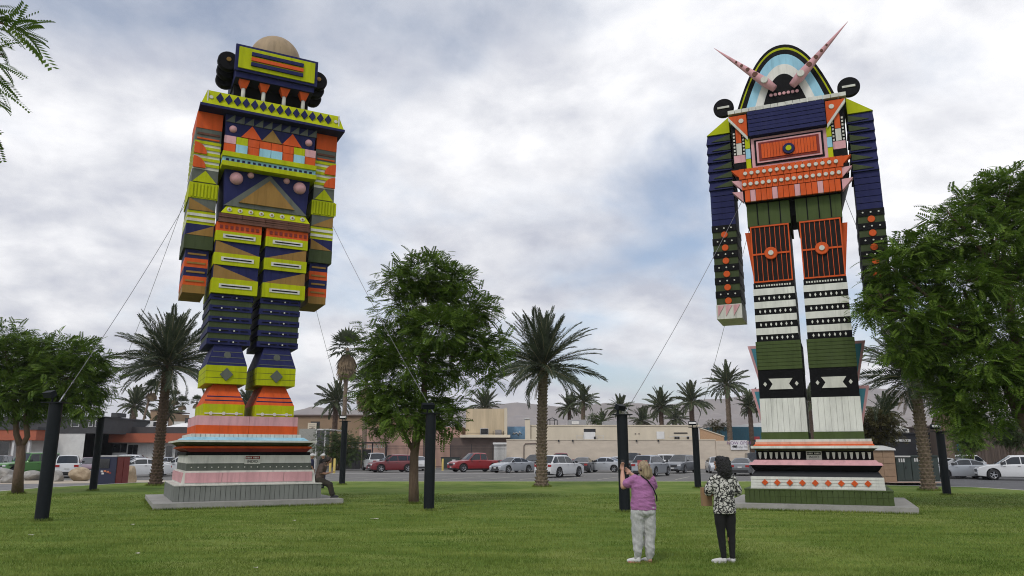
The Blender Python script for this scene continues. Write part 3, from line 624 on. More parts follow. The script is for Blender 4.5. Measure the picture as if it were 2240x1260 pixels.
# ================================================================== buildings, walls and fences round the lot
GZ = -0.13
stuc_w = mat('white_block_wall', (0.60, 0.60, 0.58), 0.85, 0.1, 1.5, 0.3, 12); stuc_g = mat('charcoal_stucco', (0.055, 0.055, 0.058), 0.85, 0.15, 1)
stuc_o = mat('terracotta_fascia', (0.36, 0.10, 0.052), 0.8, 0.12, 1); stuc_b = mat('beige_block_wall', (0.56, 0.485, 0.395), 0.88, 0.1, 0.6, 0.3, 5, stretch=(1, 1, 3))
stuc_c = mat('cream_stucco', (0.62, 0.55, 0.43), 0.85, 0.1, 0.5, stretch=(1, 1, .3)); stuc_t = mat('tan_stucco', (0.29, 0.20, 0.125), 0.88, 0.12, 0.5); stuc_y = mat('stained_stucco', (0.52, 0.42, 0.28), 0.88, 0.22, 1.2, stretch=(1.2, 1.2, .12))
stuc_p = mat('pink_stucco', (0.46, 0.29, 0.23), 0.88, 0.1, 0.5); stuc_br = mat('brown_stucco', (0.115, 0.082, 0.07), 0.9, 0.2, 0.8); roofw = mat('white_roof', (0.72, 0.72, 0.71), 0.7, 0.08, 0.6)
blackw = mat('black_cladding', (0.014, 0.015, 0.019), 0.7, 0.2, 1); tealw = mat('teal_metal', (0.022, 0.105, 0.15), 0.6, 0.15, 1); woodf = mat('dark_wood', (0.085, 0.062, 0.048), 0.85, 0.3, 2, stretch=(2, 2, .15))
winglass = mat('window_glass', (0.015, 0.018, 0.022), 0.08, 0.2, spec=0.7); framew = mat('window_frame', (0.55, 0.55, 0.54), 0.5); iron = mat('black_iron', (0.012, 0.012, 0.014), 0.5)
bluem = mat('blue_mural', (0.16, 0.29, 0.44), 0.85, 0.2, 1.5); utg = mat('utility_green', (0.030, 0.045, 0.040), 0.6, 0.15, 2); tanw = mat('tan_block', (0.30, 0.205, 0.135), 0.9, 0.15, 1.5, 0.3, 10)
def W(px, Y): return at(px, 990, Y).x
def Zp(py, Y): return at(1120, py, Y).z
def bx(parent, name, pl, pr, pt, pb, Y, dep, m, out=0.0):
    z0 = GZ if pb is None else Zp(pb, Y)
    mb = MB(); mb.box(W(pl, Y), W(pr, Y), Y - out, Y + dep, z0, Zp(pt, Y)); return build(name, mb, m, parent)
def window(parent, pl, pr, pt, pb, Y, n=2, name='window', fm=None, bars=False):
    x0, x1, z0, z1 = W(pl, Y), W(pr, Y), Zp(pb, Y), Zp(pt, Y); t = .05
    mb = MB()
    for a, b, c, d in ((x0, x1, z0, z0 + t), (x0, x1, z1 - t, z1), (x0, x0 + t, z0 + t, z1 - t), (x1 - t, x1, z0 + t, z1 - t)): mb.box(a, b, Y - .05, Y + .02, c, d)
    fr = build(name, mb, fm or framew, parent); wd = (x1 - x0 - 2 * t) / n
    for k in range(n):
        mb = MB(); mb.box(x0 + t + k * wd + .015, x0 + t + (k + 1) * wd - .015, Y - .02, Y + .01, z0 + t, z1 - t); build('pane', mb, winglass, fr)
    if bars:
        mb = MB()
        for k in range(9): xx = x0 + .06 + k * (x1 - x0 - .12) / 8; mb.box(xx - .012, xx + .012, Y - .09, Y - .065, z0 + .03, z1 - .03)
        build('grille', mb, iron, fr)
    return fr
def TH(name, label, cat='building', Y=80, px=1120): return thing(name, label, cat, (0, 0, 0))

# far left: white shop with terracotta band and charcoal upper floor
Y = 82.0
b = TH('commercial_building', 'white block building with charcoal upper storey and small windows at far left')
bx(b, 'wall', -60, 182, 948, None, Y, 14, stuc_w); 
mb = MB(); mb.zprism([(W(182, Y), Y), (W(232, Y + 6), Y + 5), (W(232, Y + 6), Y + 14), (W(182, Y), Y + 14)], GZ, Zp(948, Y)); build('side_wall', mb, stuc_w, b)
bx(b, 'upper_storey', -60, 222, 914, 948, Y, 14, stuc_g, .06)
bx(b, 'parapet', -62, 224, 911, 914, Y, 14, stuc_g, .12); bx(b, 'chimney', 238 - 4, 252 - 4, 903, 912, Y + 5, 2, stuc_g)
window(b, 148, 166, 918, 934, Y - .07, 2); window(b, 187, 196, 920, 934, Y - .07, 1); window(b, 201, 209, 920, 934, Y - .07, 1)
bx(b, 'fascia', -60, 74, 940, 963, Y - 3, 3, stuc_o); bx(b, 'awning_roof', -60, 76, 934, 940, Y - 3.1, 3, stuc_g)
window(b, -40, 20, 966, 1000, Y - .02, 3, 'shop_window')
for p in (24, 58): bx(b, 'column', p, p + 5, 963, None, Y - 2.8, .3, framew)
# low shop row with terracotta fascia
Y = 88.0
b = TH('shop_building', 'low shop building with long terracotta fascia and white roof humps behind the left palm')
bx(b, 'wall', 224, 440, 964, None, Y, 12, stuc_w); bx(b, 'fascia', 222, 442, 948, 968, Y - 1.2, 1.2, stuc_o); bx(b, 'parapet', 226, 445, 934, 948, Y, 12, stuc_g, .05)
window(b, 228, 262, 970, 990, Y - .02, 1, 'shop_window', iron); window(b, 263, 276, 970, 990, Y - .02, 1, 'shop_window', iron); window(b, 278, 302, 972, 1004, Y - .02, 2, 'shop_door'); window(b, 362, 378, 974, 1004, Y - .02, 1, 'shop_door'); window(b, 384, 398, 974, 1000, Y - .02, 1, 'shop_window', iron)
bx(b, 'panel', 303, 321, 970, 1010, Y - .03, .02, framew); bx(b, 'panel', 323, 340, 970, 1010, Y - .03, .02, framew)
for (a, c, t_, bb) in ((275, 326, 927, 935), (355, 420, 926, 934)):
    mb = MB(); p0, p1 = W(a, Y + 3), W(c, Y + 3); zt = Zp(t_ - 1, Y + 3); zb = Zp(bb, Y + 3)
    mb.frus((p0, p1, Y + 3, Y + 8, zb), (p0 + (p1 - p0) * .45, p1 - (p1 - p0) * .2, Y + 4, Y + 7, zt)); build('roof_hump', mb, roofw, b)
bx(b, 'rooftop_unit', 322, 345, 921, 934, Y + 3, 2, roofw); bx(b, 'unit_grille', 329, 344, 923, 932, Y + 2.9, .1, iron); bx(b, 'rooftop_unit', 262, 272, 922, 934, Y + 3, 2, roofw)
mb = MB(); mb.tube([at(239, 950, Y - 1.3), at(243, 931, Y - 1.3)], .06, 6); build('vent_pipe', mb, framew, b)
b = TH('distant_building', 'distant tan building with sloped parapet seen above the low shop roof'); Y = 130
mb = MB(); x0, x1 = W(320, Y), W(352, Y); mb.prism([(x0, GZ), (x1, GZ), (x1, Zp(902, Y)), (x0, Zp(898, Y))], Y, Y + 10); build('wall', mb, stuc_t, b); bx(b, 'parapet', 319, 353, 897, 899, Y - .1, 10, stuc_br)
b = TH('distant_building', 'small distant grey-topped building between palm trunk and figure pedestal'); Y = 125
bx(b, 'wall', 398, 424, 914, None, Y, 10, stuc_g); bx(b, 'side_wing', 372, 398, 922, None, Y, 10, stuc_w); window(b, 402, 416, 924, 932, Y - .02, 2)
# long brown building behind the pink pedestal
Y = 112.0
b = TH('stucco_building', 'long brown stucco building with flat roof behind the slender fan palm')
bx(b, 'wall', 600, 900, 910, None, Y, 15, stuc_t); bx(b, 'roof_edge', 598, 902, 907, 910, Y - .3, 15.6, stuc_br)
bx(b, 'doorway', 676, 696, 922, 948, Y - .04, .05, iron); bx(b, 'sign_board', 670, 689, 925, 942, Y - .35, .08, stuc_c)
for k in range(3): bx(b, 'sign_line', 673, 686, 929 + k * 4, 930 + k * 4, Y - .36, .01, stuc_br)
Y = 100.0
b = TH('stucco_building', 'pink stucco building behind the black iron fence'); bx(b, 'wall', 784, 1010, 937, None, Y, 8, stuc_p); bx(b, 'parapet', 782, 1012, 934, 937, Y - .1, 8.2, stuc_p)
bx(b, 'downpipe', 925, 929, 940, None, Y - .12, .1, stuc_br)
# low carport-like entry and the stone-coloured wing behind the seated person
b = TH('entry_shelter', 'grey entry shelter with thin roof behind the seated person', 'shelter'); Y = 92
bx(b, 'wall', 652, 694, 938, None, Y + 1, 5, mat('grey_stucco', (.30, .30, .27), .9)); bx(b, 'roof', 686, 722, 938, 941, Y - 2, 6, framew)
for p in (691, 700, 712): bx(b, 'glass_panel', p, p + 7, 942, 975, Y - 1.8, .05, winglass)
for p in (689, 708): bx(b, 'column', p, p + 2, 941, None, Y - 1.9, .2, framew)
# iron fence with gate canopy
def iron_fence(name, label, pl, pr, pt, Y, postp):
    f = thing(name, label, 'fence', (W(pl, Y), Y, GZ)); x0, x1 = W(pl, Y), W(pr, Y); zt = Zp(pt, Y)
    L = x1 - x0; H_ = zt - GZ
    for z in (.25, H_ - .45, H_ - .12):
        mb = MB(); mb.box(0, L, -.025, .025, z, z + .05); build('rail', mb, iron, f)
    n = int(L / .135); mb = MB()
    for k in range(n): mb.box(k * .135 + .05, k * .135 + .072, -.011, .011, .08, H_)
    tag(build('pickets', mb, iron, f), None, kind='stuff')
    for p in np.arange(0, L + .1, postp):
        mb = MB(); mb.box(p - .04, p + .04, -.04, .04, 0, H_ + .12); build('post', mb, iron, f)
    return f
iron_fence('iron_fence', 'long black iron picket fence in front of the pink building', 846, 1106, 974, 91, 2.5)
iron_fence('iron_fence', 'black iron picket fence beside the entry shelter left of the gate', 706, 752, 977, 91, 2.4)
b = TH('gate_canopy', 'black metal gate canopy with patterned frieze behind the white pickup', 'gate'); Y = 90.5
bx(b, 'roof', 752, 846, 967, 970, Y - .4, 2, iron)
for p in (753, 775, 792, 813, 842): bx(b, 'post', p, p + 2.6, 970, None, Y, .15, iron)
bx(b, 'gate_panel', 757, 790, 983, None, Y + .1, .04, iron); bx(b, 'gate_panel', 794, 812, 983, None, Y + .1, .04, iron)
for k in range(16):
    p = 768 + k * 4.6; bx(b, 'frieze_block', p, p + 2.8, 973, 980, Y + .02, .05, stuc_b if k % 2 else framew)
# square cream tower block on the flat-roofed brown building
Y = 98.0
b = TH('stucco_building', 'square stained cream block with grilled window above dark brown wall')
bx(b, 'lower_wall', 985, 1112, 957, None, Y, 14, stuc_br); bx(b, 'roof_slab', 1006, 1116, 951, 957, Y - .8, 15, stuc_c); bx(b, 'upper_block', 1018, 1106, 894, 951, Y + .5, 10, stuc_y); bx(b, 'corner_pilaster', 1103, 1109, 892, 951, Y + .2, 10, stuc_c)
window(b, 1050, 1068, 937, 951, Y + .4, 2, bars=True); bx(b, 'rooftop_unit', 1083, 1097, 940, 951, Y - .3, .6, mat('unit_grey', (.25, .23, .22), .7)); bx(b, 'roof_rail', 1020, 1106, 947, 948, Y - .5, .04, iron)
for p in (1078, 1101): bx(b, 'rail_post', p, p + 1, 943, 951, Y - .5, .04, iron)
bx(b, 'shed', 1080, 1108, 972, None, Y - 4, 3, framew); bx(b, 'shed_roof', 1078, 1112, 968, 972, Y - 4.2, 3.4, roofw)
b = TH('mural_wall', 'blue painted mural wall between cream block and vent stack', 'wall'); Y = 106
bx(b, 'wall', 1110, 1152, 933, None, Y, 6, bluem)
mb = MB()
for p0, p1 in ((1122, 1126), (1126, 1134), (1134, 1140)): mb.tube([at(p0, 948 + (p0 % 5), Y - .03), at((p0 + p1) / 2, 944 + (p1 % 4), Y - .03), at(p1, 950, Y - .03)], .09, 5)
build('painted_stroke', mb, framew, b)
# beige wall and cream parapet building
Y = 92.0
b = TH('boundary_wall', 'long beige block wall behind the parked cars', 'wall'); bx(b, 'wall', 1108, 1566, 963, None, Y, .4, stuc_b); bx(b, 'cap', 1107, 1567, 961, 963, Y - .05, .5, stuc_c)
bx(b, 'block_section', 1567, 1640, 964, None, Y - .1, .4, stuc_b)
for k in range(9): bx(b, 'block_course', 1568, 1639.5, 966 + k * 6.4, 971.6 + k * 6.4, Y - .112, .012, stuc_b)
mb = MB(); mb.tube([at(1146, 1010, Y - .08), at(1146, 975, Y - .08), at(1149, 970.5, Y - .08), at(1190, 969.5, Y - .08)], .05, 6); build('conduit', mb, stuc_br, b)
for p in (1221, 1252, 1392, 1440): bx(b, 'wall_light', p, p + 3, 962, 966, Y - .2, .15, iron)
Y = 97.0
b = TH('parapet_building', 'long cream parapet building above the beige wall')
bx(b, 'wall', 1160, 1532, 932, None, Y, 22, stuc_c); bx(b, 'parapet_cap', 1158, 1534, 929.5, 932, Y - .08, 22.2, stuc_c); bx(b, 'corner_pier', 1530, 1537, 934, None, Y - .2, 3, roofw)
bx(b, 'vent_stack', 1149, 1160, 918, None, Y - .4, 1.2, stuc_c); bx(b, 'stack_cap', 1147, 1159, 914, 917, Y - .5, 1.4, framew)
bx(b, 'opening', 1278, 1304, 938, 946, Y - .03, .05, iron); bx(b, 'cooling_unit', 1279, 1303, 945, 961, Y - 1.1, 1, roofw); bx(b, 'unit_fan', 1300, 1304, 955, 961, Y - 1.15, .1, iron)
for p0, p1, q in ((1262, 1320, 953), (1262, 1320, 960)): bx(b, 'rail', p0, p1, q, q + 1, Y - 1, .05, framew)
for p in (1262, 1276, 1306, 1320): bx(b, 'rail_post', p, p + 1.2, 952, 962, Y - 1, .05, framew)
bx(b, 'hatch_panel', 1438, 1455, 944, 960, Y - .12, .1, roofw); bx(b, 'vent_grille', 1476, 1506, 946, 948.5, Y - .06, .05, iron)
for p in (1478, 1484, 1505): bx(b, 'vent', p, p + 4, 955, 961, Y - .4, .35, iron)
bx(b, 'pipe_rail', 1466, 1516, 954, 955, Y - .5, .05, framew)
for p, q in ((1390, 948), (1398, 948)): bx(b, 'bracket', p, p + 3, q, q + 1.5, Y - .08, .06, stuc_br)
bx(b, 'roof_unit', 1246, 1284, 918, 930, Y + 4, 3, mat('galvanised', (.30, .30, .31), .5, metal=.4)); bx(b, 'roof_unit', 1324, 1352, 921, 930, Y + 6, 3, MATS['galvanised']); bx(b, 'unit_face', 1252, 1268, 921, 928, Y + 3.9, .1, framew)
mb = MB()
for p, q in ((1197, 930), (1197, 919), (1208, 914), (1219, 919), (1219, 930)): mb.tube([at(p, q, Y + 3), at(p, q, Y + 5)], .03, 4)
mb.tube([at(1197, 930, Y + 3), at(1197, 919, Y + 3), at(1208, 914, Y + 3), at(1219, 919, Y + 3), at(1219, 930, Y + 3)], .06, 5, False); mb.tube([at(1197, 919, Y + 3), at(1219, 919, Y + 3)], .05, 5); mb.tube([at(1203, 930, Y + 3), at(1203, 917, Y + 3)], .05, 5); mb.tube([at(1213, 930, Y + 3), at(1213, 917, Y + 3)], .05, 5)
build('roof_frame', mb, iron, b)
b = TH('sloped_wall', 'orange tan wall with sloping top beside the cream building', 'wall'); Y = 96.5
mb = MB(); mb.prism([(W(1534, Y), GZ), (W(1586, Y), GZ), (W(1586, Y), Zp(955, Y)), (W(1534, Y), Zp(937, Y))], Y, Y + .5); build('wall', mb, mat('orange_tan_stucco', (.46, .29, .17), .9), b)
mb = MB(); mb.prism([(W(1533, Y), Zp(937, Y)), (W(1587, Y), Zp(955.5, Y)), (W(1587, Y), Zp(953.5, Y)), (W(1533, Y), Zp(935, Y))], Y - .1, Y + .6); build('cap', mb, stuc_c, b)
b = TH('teal_building', 'teal metal building with white roof behind the tall date palms'); Y = 115
bx(b, 'wall', 1562, 1700, 934, None, Y, 14, tealw)
for k in range(34): bx(b, 'wall_rib', 1563 + k * 4, 1564 + k * 4, 935, 1000, Y - .04, .04, tealw)
mb = MB(); mb.prism([(W(1590, Y), Zp(934, Y)), (W(1702, Y), Zp(934, Y)), (W(1702, Y), Zp(923, Y)), (W(1655, Y), Zp(926, Y))], Y + .2, Y + 14); build('roof', mb, roofw, b); bx(b, 'red_panel', 1650, 1664, 955, 962, Y - .5, .3, mat('red_panel', (.35, .03, .035), .6))
# right: black building, white building, brown wood wall
Y = 80.0
b = TH('black_building', 'low black building behind the green utility cabinets')
bx(b, 'wall', 1955, 2150, 950, None, Y, 12, blackw); bx(b, 'sign_band', 1962, 1995, 961, 966, Y - .08, .1, framew); bx(b, 'parapet', 1953, 2152, 946, 950, Y - .15, 12.3, blackw)
window(b, 2046, 2056, 975, 988, Y - .03, 1); window(b, 2006, 2014, 975, 988, Y - .03, 1)
b = TH('distant_building', 'distant pale building seen between palm trunks above black roof'); Y = 150
bx(b, 'wall', 1960, 2060, 935, None, Y, 10, stuc_w); bx(b, 'parapet', 1958, 2062, 933, 935, Y - .1, 10.2, roofw); window(b, 1980, 1990, 938, 944, Y - .03, 2)
b = TH('wood_building', 'brown vertical-board building behind the white car at far right'); Y = 74
bx(b, 'wall', 2112, 2330, 930, None, Y, 10, woodf); 
for k in range(30): bx(b, 'board', 2112 + k * 7, 2118.4 + k * 7, 931, None, Y - .03 - .012 * (k % 2), .03, woodf)
bx(b, 'roof_edge', 2110, 2332, 926, 930, Y - .2, 10.4, stuc_br)
# enclosure beside the right figure
b = TH('block_enclosure', 'tan block enclosure wall with white cap behind the green pedestal', 'wall'); Y = 46.8
bx(b, 'wall', 1880, 1956, 985, None, Y, 2.2, tanw)
for k in range(5):
    for q in range(3): bx(b, 'block', 1880.5 + q * 25, 1904.7 + q * 25, 986.5 + k * 14, 999.5 + k * 14, Y - .03, .03, tanw)
mb = MB(); mb.prism([(W(1870, Y), Zp(985, Y)), (W(1958, Y), Zp(985, Y)), (W(1956, Y), Zp(981, Y)), (W(1932, Y), Zp(975, Y)), (W(1870, Y), Zp(973, Y))], Y - .15, Y + 2.4); build('cap', mb, roofw, b)
sheet('utility_pad', [(W(1930, 46), 45.2), (W(2056, 46), 45.2), (W(2056, 46), 49.5), (W(1930, 46), 49.5)], .03, mat('pad_red', (.30, .20, .155), .9))
for pl, pr, pt, lab in ((1957, 1990, 998, 'dark green utility cabinet with pale stickers beside tan enclosure'), (1991, 2050, 997, 'wide dark green utility cabinet behind the scaly palm trunk')):
    c = thing('utility_cabinet', lab, 'cabinet', (0, 0, 0), 0, 'utility cabinets'); Y = 47.2
    bx(c, 'body', pl, pr, pt + 2, 1053, Y, 1.2, utg); bx(c, 'lid', pl - .6, pr + .6, pt - 1, pt + 2, Y - .06, 1.35, framew if pl < 1980 else utg)
    bx(c, 'base', pl - .5, pr + .5, 1052.6, 1057.5, Y - .05, 1.3, concrete)
    for k in range(2): bx(c, 'door', pl + 1 + k * (pr - pl) / 2, pl + (k + 1) * (pr - pl) / 2 - .6, pt + 6, 1050, Y - .03, .03, utg)
    for k in range(3): bx(c, 'sticker', pl + 7 + k * 5, pl + 10 + k * 5, pt + 5, pt + 13, Y - .04, .01, framew)
    bx(c, 'handle', pr - 12, pr - 10.5, pt + 22, pt + 28, Y - .06, .03, iron)
# banner on the wall
bn = thing('banner', 'white banner reading NOW OPEN in purple on the beige wall', 'sign', (0, 0, 0)); Y = 91.75
bx(bn, 'cloth', 1599, 1636, 963, 984, Y, .03, mat('banner_cloth', (.66, .65, .66), .7))
purple = mat('purple_print', (.17, .07, .20), .7); z1, z2 = Zp(969.3, Y), Zp(978, Y)
text_mesh('lettering', 'NOW OPEN', .52, purple, bn, (W(1618, Y), Y - .006, z1), (PI / 2, 0, 0), .003)
mb = MB()
for k in range(6): mb.tube([at(1602 + k * 1.7, 975.5 - (k % 3), Y - .01), at(1604 + k * 1.6, 979 - (k % 2), Y - .01)], .05, 4)
build('logo_mark', mb, iron, bn)
text_mesh('lettering', 'Unite 961', .42, mat('grey_print', (.13, .13, .16), .7), bn, (W(1624, Y), Y - .006, z2), (PI / 2, 0, 0), .003)
# right-hand blue sign on a pole
sg = thing('blue_sign', 'tall blue and white sign panel behind the silver sedan', 'sign', (0, 0, 0)); Y = 70
bx(sg, 'panel', 2096, 2102, 971, 986, Y, .08, mat('sign_blue', (.03, .12, .36), .5)); bx(sg, 'panel', 2102, 2104, 973, 1004, Y, .08, framew); bx(sg, 'pole', 2099, 2100, 986, None, Y + .02, .06, framew)
# light pole far left
lp = thing('light_pole', 'thin grey light pole rising above the charcoal building', 'lamp', (0, 0, 0)); Y = 95
mb = MB(); mb.tube([at(216, 915, Y), at(219, 862, Y)], [.11, .08], 8); build('pole', mb, framew if False else steel, lp); bx(lp, 'lamp_head', 213, 220, 900, 903, Y - .3, .6, framew)
# ================================================================== vegetation
bark_p = mat('palm_bark', (0.085, 0.06, 0.042), 0.95, rgb2=(0.26, 0.20, 0.145), scale=9, bump=0.6, bscale=25); bark_d = mat('palm_bark_dark', (0.055, 0.036, 0.026), 0.95, rgb2=(0.13, 0.085, 0.06), scale=9)
bark_t = mat('tree_bark', (0.095, 0.062, 0.042), 0.95, rgb2=(0.17, 0.115, 0.08), scale=14, bump=0.6, bscale=30, stretch=(1, 1, .25))
def leafmat(name, c1, c2, scale=0.9, trans=0.25, rough=0.55):
    m = mat(name, c1, rough, rgb2=c2, scale=scale, detail=6, spec=0.12); t = m.node_tree; b = t.nodes['Principled BSDF']; o = t.nodes['Material Output']
    tr = t.nodes.new('ShaderNodeBsdfTranslucent'); mx = t.nodes.new('ShaderNodeMixShader'); mx.inputs[0].default_value = trans
    rp = [n for n in t.nodes if n.type == 'VALTORGB'][0]; t.links.new(rp.outputs[0], tr.inputs[0])
    t.links.new(b.outputs[0], mx.inputs[1]); t.links.new(tr.outputs[0], mx.inputs[2]); t.links.new(mx.outputs[0], o.inputs[0]); return m
frondm = leafmat('date_frond', (0.040, 0.058, 0.034), (0.10, 0.12, 0.075), 3.0); frond2 = leafmat('far_frond', (0.055, 0.078, 0.040), (0.10, 0.12, 0.062), 0.8); rachm = mat('frond_rachis', (0.16, 0.15, 0.075), 0.7)
leafA = leafmat('tree_leaf', (0.026, 0.070, 0.009), (0.16, 0.24, 0.036), 3.5); leafB = leafmat('tree_leaf_bright', (0.030, 0.082, 0.009), (0.185, 0.28, 0.040), 3.5); leafC = leafmat('shrub_leaf', (0.030, 0.055, 0.014), (0.07, 0.105, 0.028), 1.5); leafD = leafmat('rusty_shrub_leaf', (0.06, 0.048, 0.02), (0.085, 0.085, 0.03), 1.2)
dead = mat('dead_frond', (0.16, 0.115, 0.068), 0.95, rgb2=(0.27, 0.20, 0.125), scale=5)

def frond_mesh(name, L, bend, pairs, ll, wd, seed, m):
    r = np.random.default_rng(seed); mb = MB(); pts = []; x = z = 0.0; n = 14
    for i in range(n + 1):
        t = i / n; pts.append((x, 0, z)); a = -bend * t ** 1.3; x += math.cos(a) * L / n; z += math.sin(a) * L / n
    mb.tube(pts, [0.028 * (1 - .85 * i / n) + .004 for i in range(n + 1)], 4, False)
    nf = len(mb.f)
    P_ = np.array(pts)
    for k in range(pairs):
        t = 0.10 + 0.90 * k / (pairs - 1); q = t * n; i = min(int(q), n - 1); f = q - i; p = P_[i] * (1 - f) + P_[i + 1] * f; d = P_[i + 1] - P_[i]; d /= np.linalg.norm(d); up = np.array((-d[2], 0, d[0]))
        le = ll * (0.45 + 0.75 * math.sin(PI * min(1, t * .85 + .12))) * (1 - .45 * t)
        for s in (-1, 1):
            fw = .75 + .5 * t + r.normal(0, .08); v = d * fw + np.array((0, s, 0)) * .8 + up * (.30 + r.normal(0, .13)); v /= np.linalg.norm(v)
            tip = p + v * le * r.uniform(.75, 1.15) - np.array((0, 0, le * r.uniform(.08, .30))); mid = p + v * le * .45
            sd = np.cross(v, up); sd /= np.linalg.norm(sd) + 1e-6
            mb.add([p, mid + sd * wd, tip, mid - sd * wd], [(0, 1, 2, 3)])
    me = mb.mesh(name); me.materials.append(m); me.materials.append(rachm)
    mi = [1] * nf + [0] * (len(mb.f) - nf); me.polygons.foreach_set('material_index', mi); return me
FR = {}
def fronds(kind):
    if kind in FR: return FR[kind]
    if kind == 'near': FR[kind] = [frond_mesh('frond', L, b, 66, .60, .022, i, frondm) for i, (L, b) in enumerate(((3.1, .60), (3.1, .85), (2.9, 1.15), (2.8, .35)))]
    else: FR[kind] = [frond_mesh('frond', L, b, 30, .58, .055, 20 + i, frond2) for i, (L, b) in enumerate(((2.6, .7), (2.6, 1.15), (2.4, .4)))]
    return FR[kind]
def palm_trunk(h, r0, r1, m, lean=(0, 0), fine=True, seed=0):
    """a trunk of old leaf bases: spiralling diamond scales stand proud of the stem"""
    V = []; F = []; nc = 9; per = 6 if fine else 4; nn = nc * per; ch = .17; vr = 7 if fine else 4; rows = int(h / ch * vr)
    for j in range(rows + 1):
        t = j / rows; z = h * t; rr = r0 + (r1 - r0) * t; rr *= 1 + .45 * math.exp(-t * h / .35) * .8 + (.25 * max(0, (t - .88) / .12)); row, fz = divmod(j, vr); fz /= (vr - 1)
        for i in range(nn):
            hf = ((i + .5 * per * (row % 2)) / per) % 1; a = 2 * PI * (i + .25 * row) / nn; lip = max(0, 1 - (2 * hf - 1) ** 2 * 1.1)
            q = mnoise.noise(Vector((int((i + .5 * per * (row % 2)) / per) * 3.7, row * 2.3, seed)))
            r_ = rr * (0.84 + (.30 + .16 * q) * fz * lip)
            V.append((r_ * math.cos(a) + lean[0] * t * t, r_ * math.sin(a) + lean[1] * t * t, z + (.03 * fz * lip)))
    for j in range(rows):
        for i in range(nn): F.append((j * nn + i, j * nn + (i + 1) % nn, (j + 1) * nn + (i + 1) % nn, (j + 1) * nn + i))
    return npmesh('trunk', V, F)
def date_palm(base, h, R_, label, group, kind='near', nf=74, r0=.30, m=None, lean=(0, 0), seed=1, lo=-20):
    p = thing('date_palm', label, 'palm', base, 0, group); r = random.Random(seed)
    rawobj('trunk', palm_trunk(h, r0, r0 * .85, m, lean, kind == 'near', seed), m or bark_p, p)
    ms = fronds(kind); s = R_ / 2.9; n3 = 0
    for k in range(nf):
        t = (k + .5) / nf; el = 84 - (84 - lo) * t ** 1.1 + r.uniform(-10, 10); az = k * 137.5 + r.uniform(-14, 14)
        me = ms[(3 if el > 55 else 0 if el > 25 else 1 if el > -5 else 2) % len(ms)] if kind == 'near' else ms[2 if el > 50 else 0 if el > 10 else 1]
        o = rawobj('frond', me, None, p, (lean[0], lean[1], h - .1 + .35 * (1 - t)), (R(r.uniform(-50, 50)), -R(el), R(az)))
        q = s * r.uniform(.86, 1.1) * (1 if el > -10 else .82); o.scale = (q, q, q)
    if kind == 'near':     # a few dead fronds hanging under the crown
        if 'dead' not in FR: FR['dead'] = frond_mesh('dead_frond', 2.3, .5, 34, .35, .014, 77, dead)
        for k in range(4): o = rawobj('dead_frond', FR['dead'], None, p, (lean[0], lean[1], h - .15), (R(r.uniform(-60, 60)), R(r.uniform(38, 68)), R(r.uniform(0, 360)))); o.scale = (.7, .7, .7)
    return p
def fan_palm(base, h, label, group, rad=1.3, r0=.22, skirt=1.6, seed=3, m=None, lean=(0, 0), leaves=34):
    p = thing('fan_palm', label, 'palm', base, 0, group); rg = np.random.default_rng(seed)
    n = 16; mb = MB(); mb.tube([(lean[0] * (i / n) ** 1.3, lean[1] * (i / n), h * i / n) for i in range(n + 1)], [r0 * (1.15 - .35 * i / n) * (1 + .05 * (i % 2)) for i in range(n + 1)], 12); build('trunk', mb, m or bark_p, p)
    V = []; F = []; tp = np.array((lean[0], lean[1], h))
    def fan(o, d, ln, sp, segs=9):
        d = d / np.linalg.norm(d); s = np.cross(d, (0, 0, 1)); s /= np.linalg.norm(s) + 1e-6; u = np.cross(s, d); c = o + d * ln * .45
        V.append(o); V.append(o + s * .03); V.append(c); F.append((len(V) - 3, len(V) - 2, len(V) - 1, len(V) - 3))
        for k in range(segs):
            a = (k / (segs - 1) - .5) * sp; v = d * math.cos(a) + s * math.sin(a) + u * rg.normal(0, .08); tip = c + v * ln * .6 - np.array((0, 0, .18 * ln * abs(math.sin(a))))
            mdl = c + v * ln * .33; w_ = s * math.cos(a) - d * math.sin(a); b0 = len(V); V.extend([c, mdl + w_ * .05 * ln, tip, mdl - w_ * .05 * ln]); F.append((b0, b0 + 1, b0 + 2, b0 + 3))
    for k in range(leaves):
        el = R(80 - 105 * (k + .5) / leaves + rg.uniform(-8, 8)); az = k * 2.4 + rg.uniform(-.3, .3); fan(tp.copy(), np.array((math.cos(el) * math.cos(az), math.cos(el) * math.sin(az), math.sin(el))), rad * rg.uniform(.85, 1.1), 2.3)
    F2 = [f for f in F]; me = npmesh('crown', np.array(V), np.array(F2)); rawobj('crown', me, frond2, p)
    if skirt:
        V = []; F = []
        for k in range(int(60 * max(1, skirt / 1.8))):
            az = rg.uniform(0, 2 * PI); z = h - rg.uniform(.0, .75) ** 1.4 * skirt; o = np.array((lean[0] + r0 * math.cos(az), lean[1] + r0 * math.sin(az), z)); fan(o, np.array((math.cos(az) * .42, math.sin(az) * .42, -1.0)), rad * .85 * rg.uniform(.7, 1) * (1.25 - .5 * (h - z) / max(skirt, .1)), 1.0, 6)
        rawobj('dead_skirt', npmesh('dead_skirt', np.array(V), np.array(F)), dead, p)
    return p

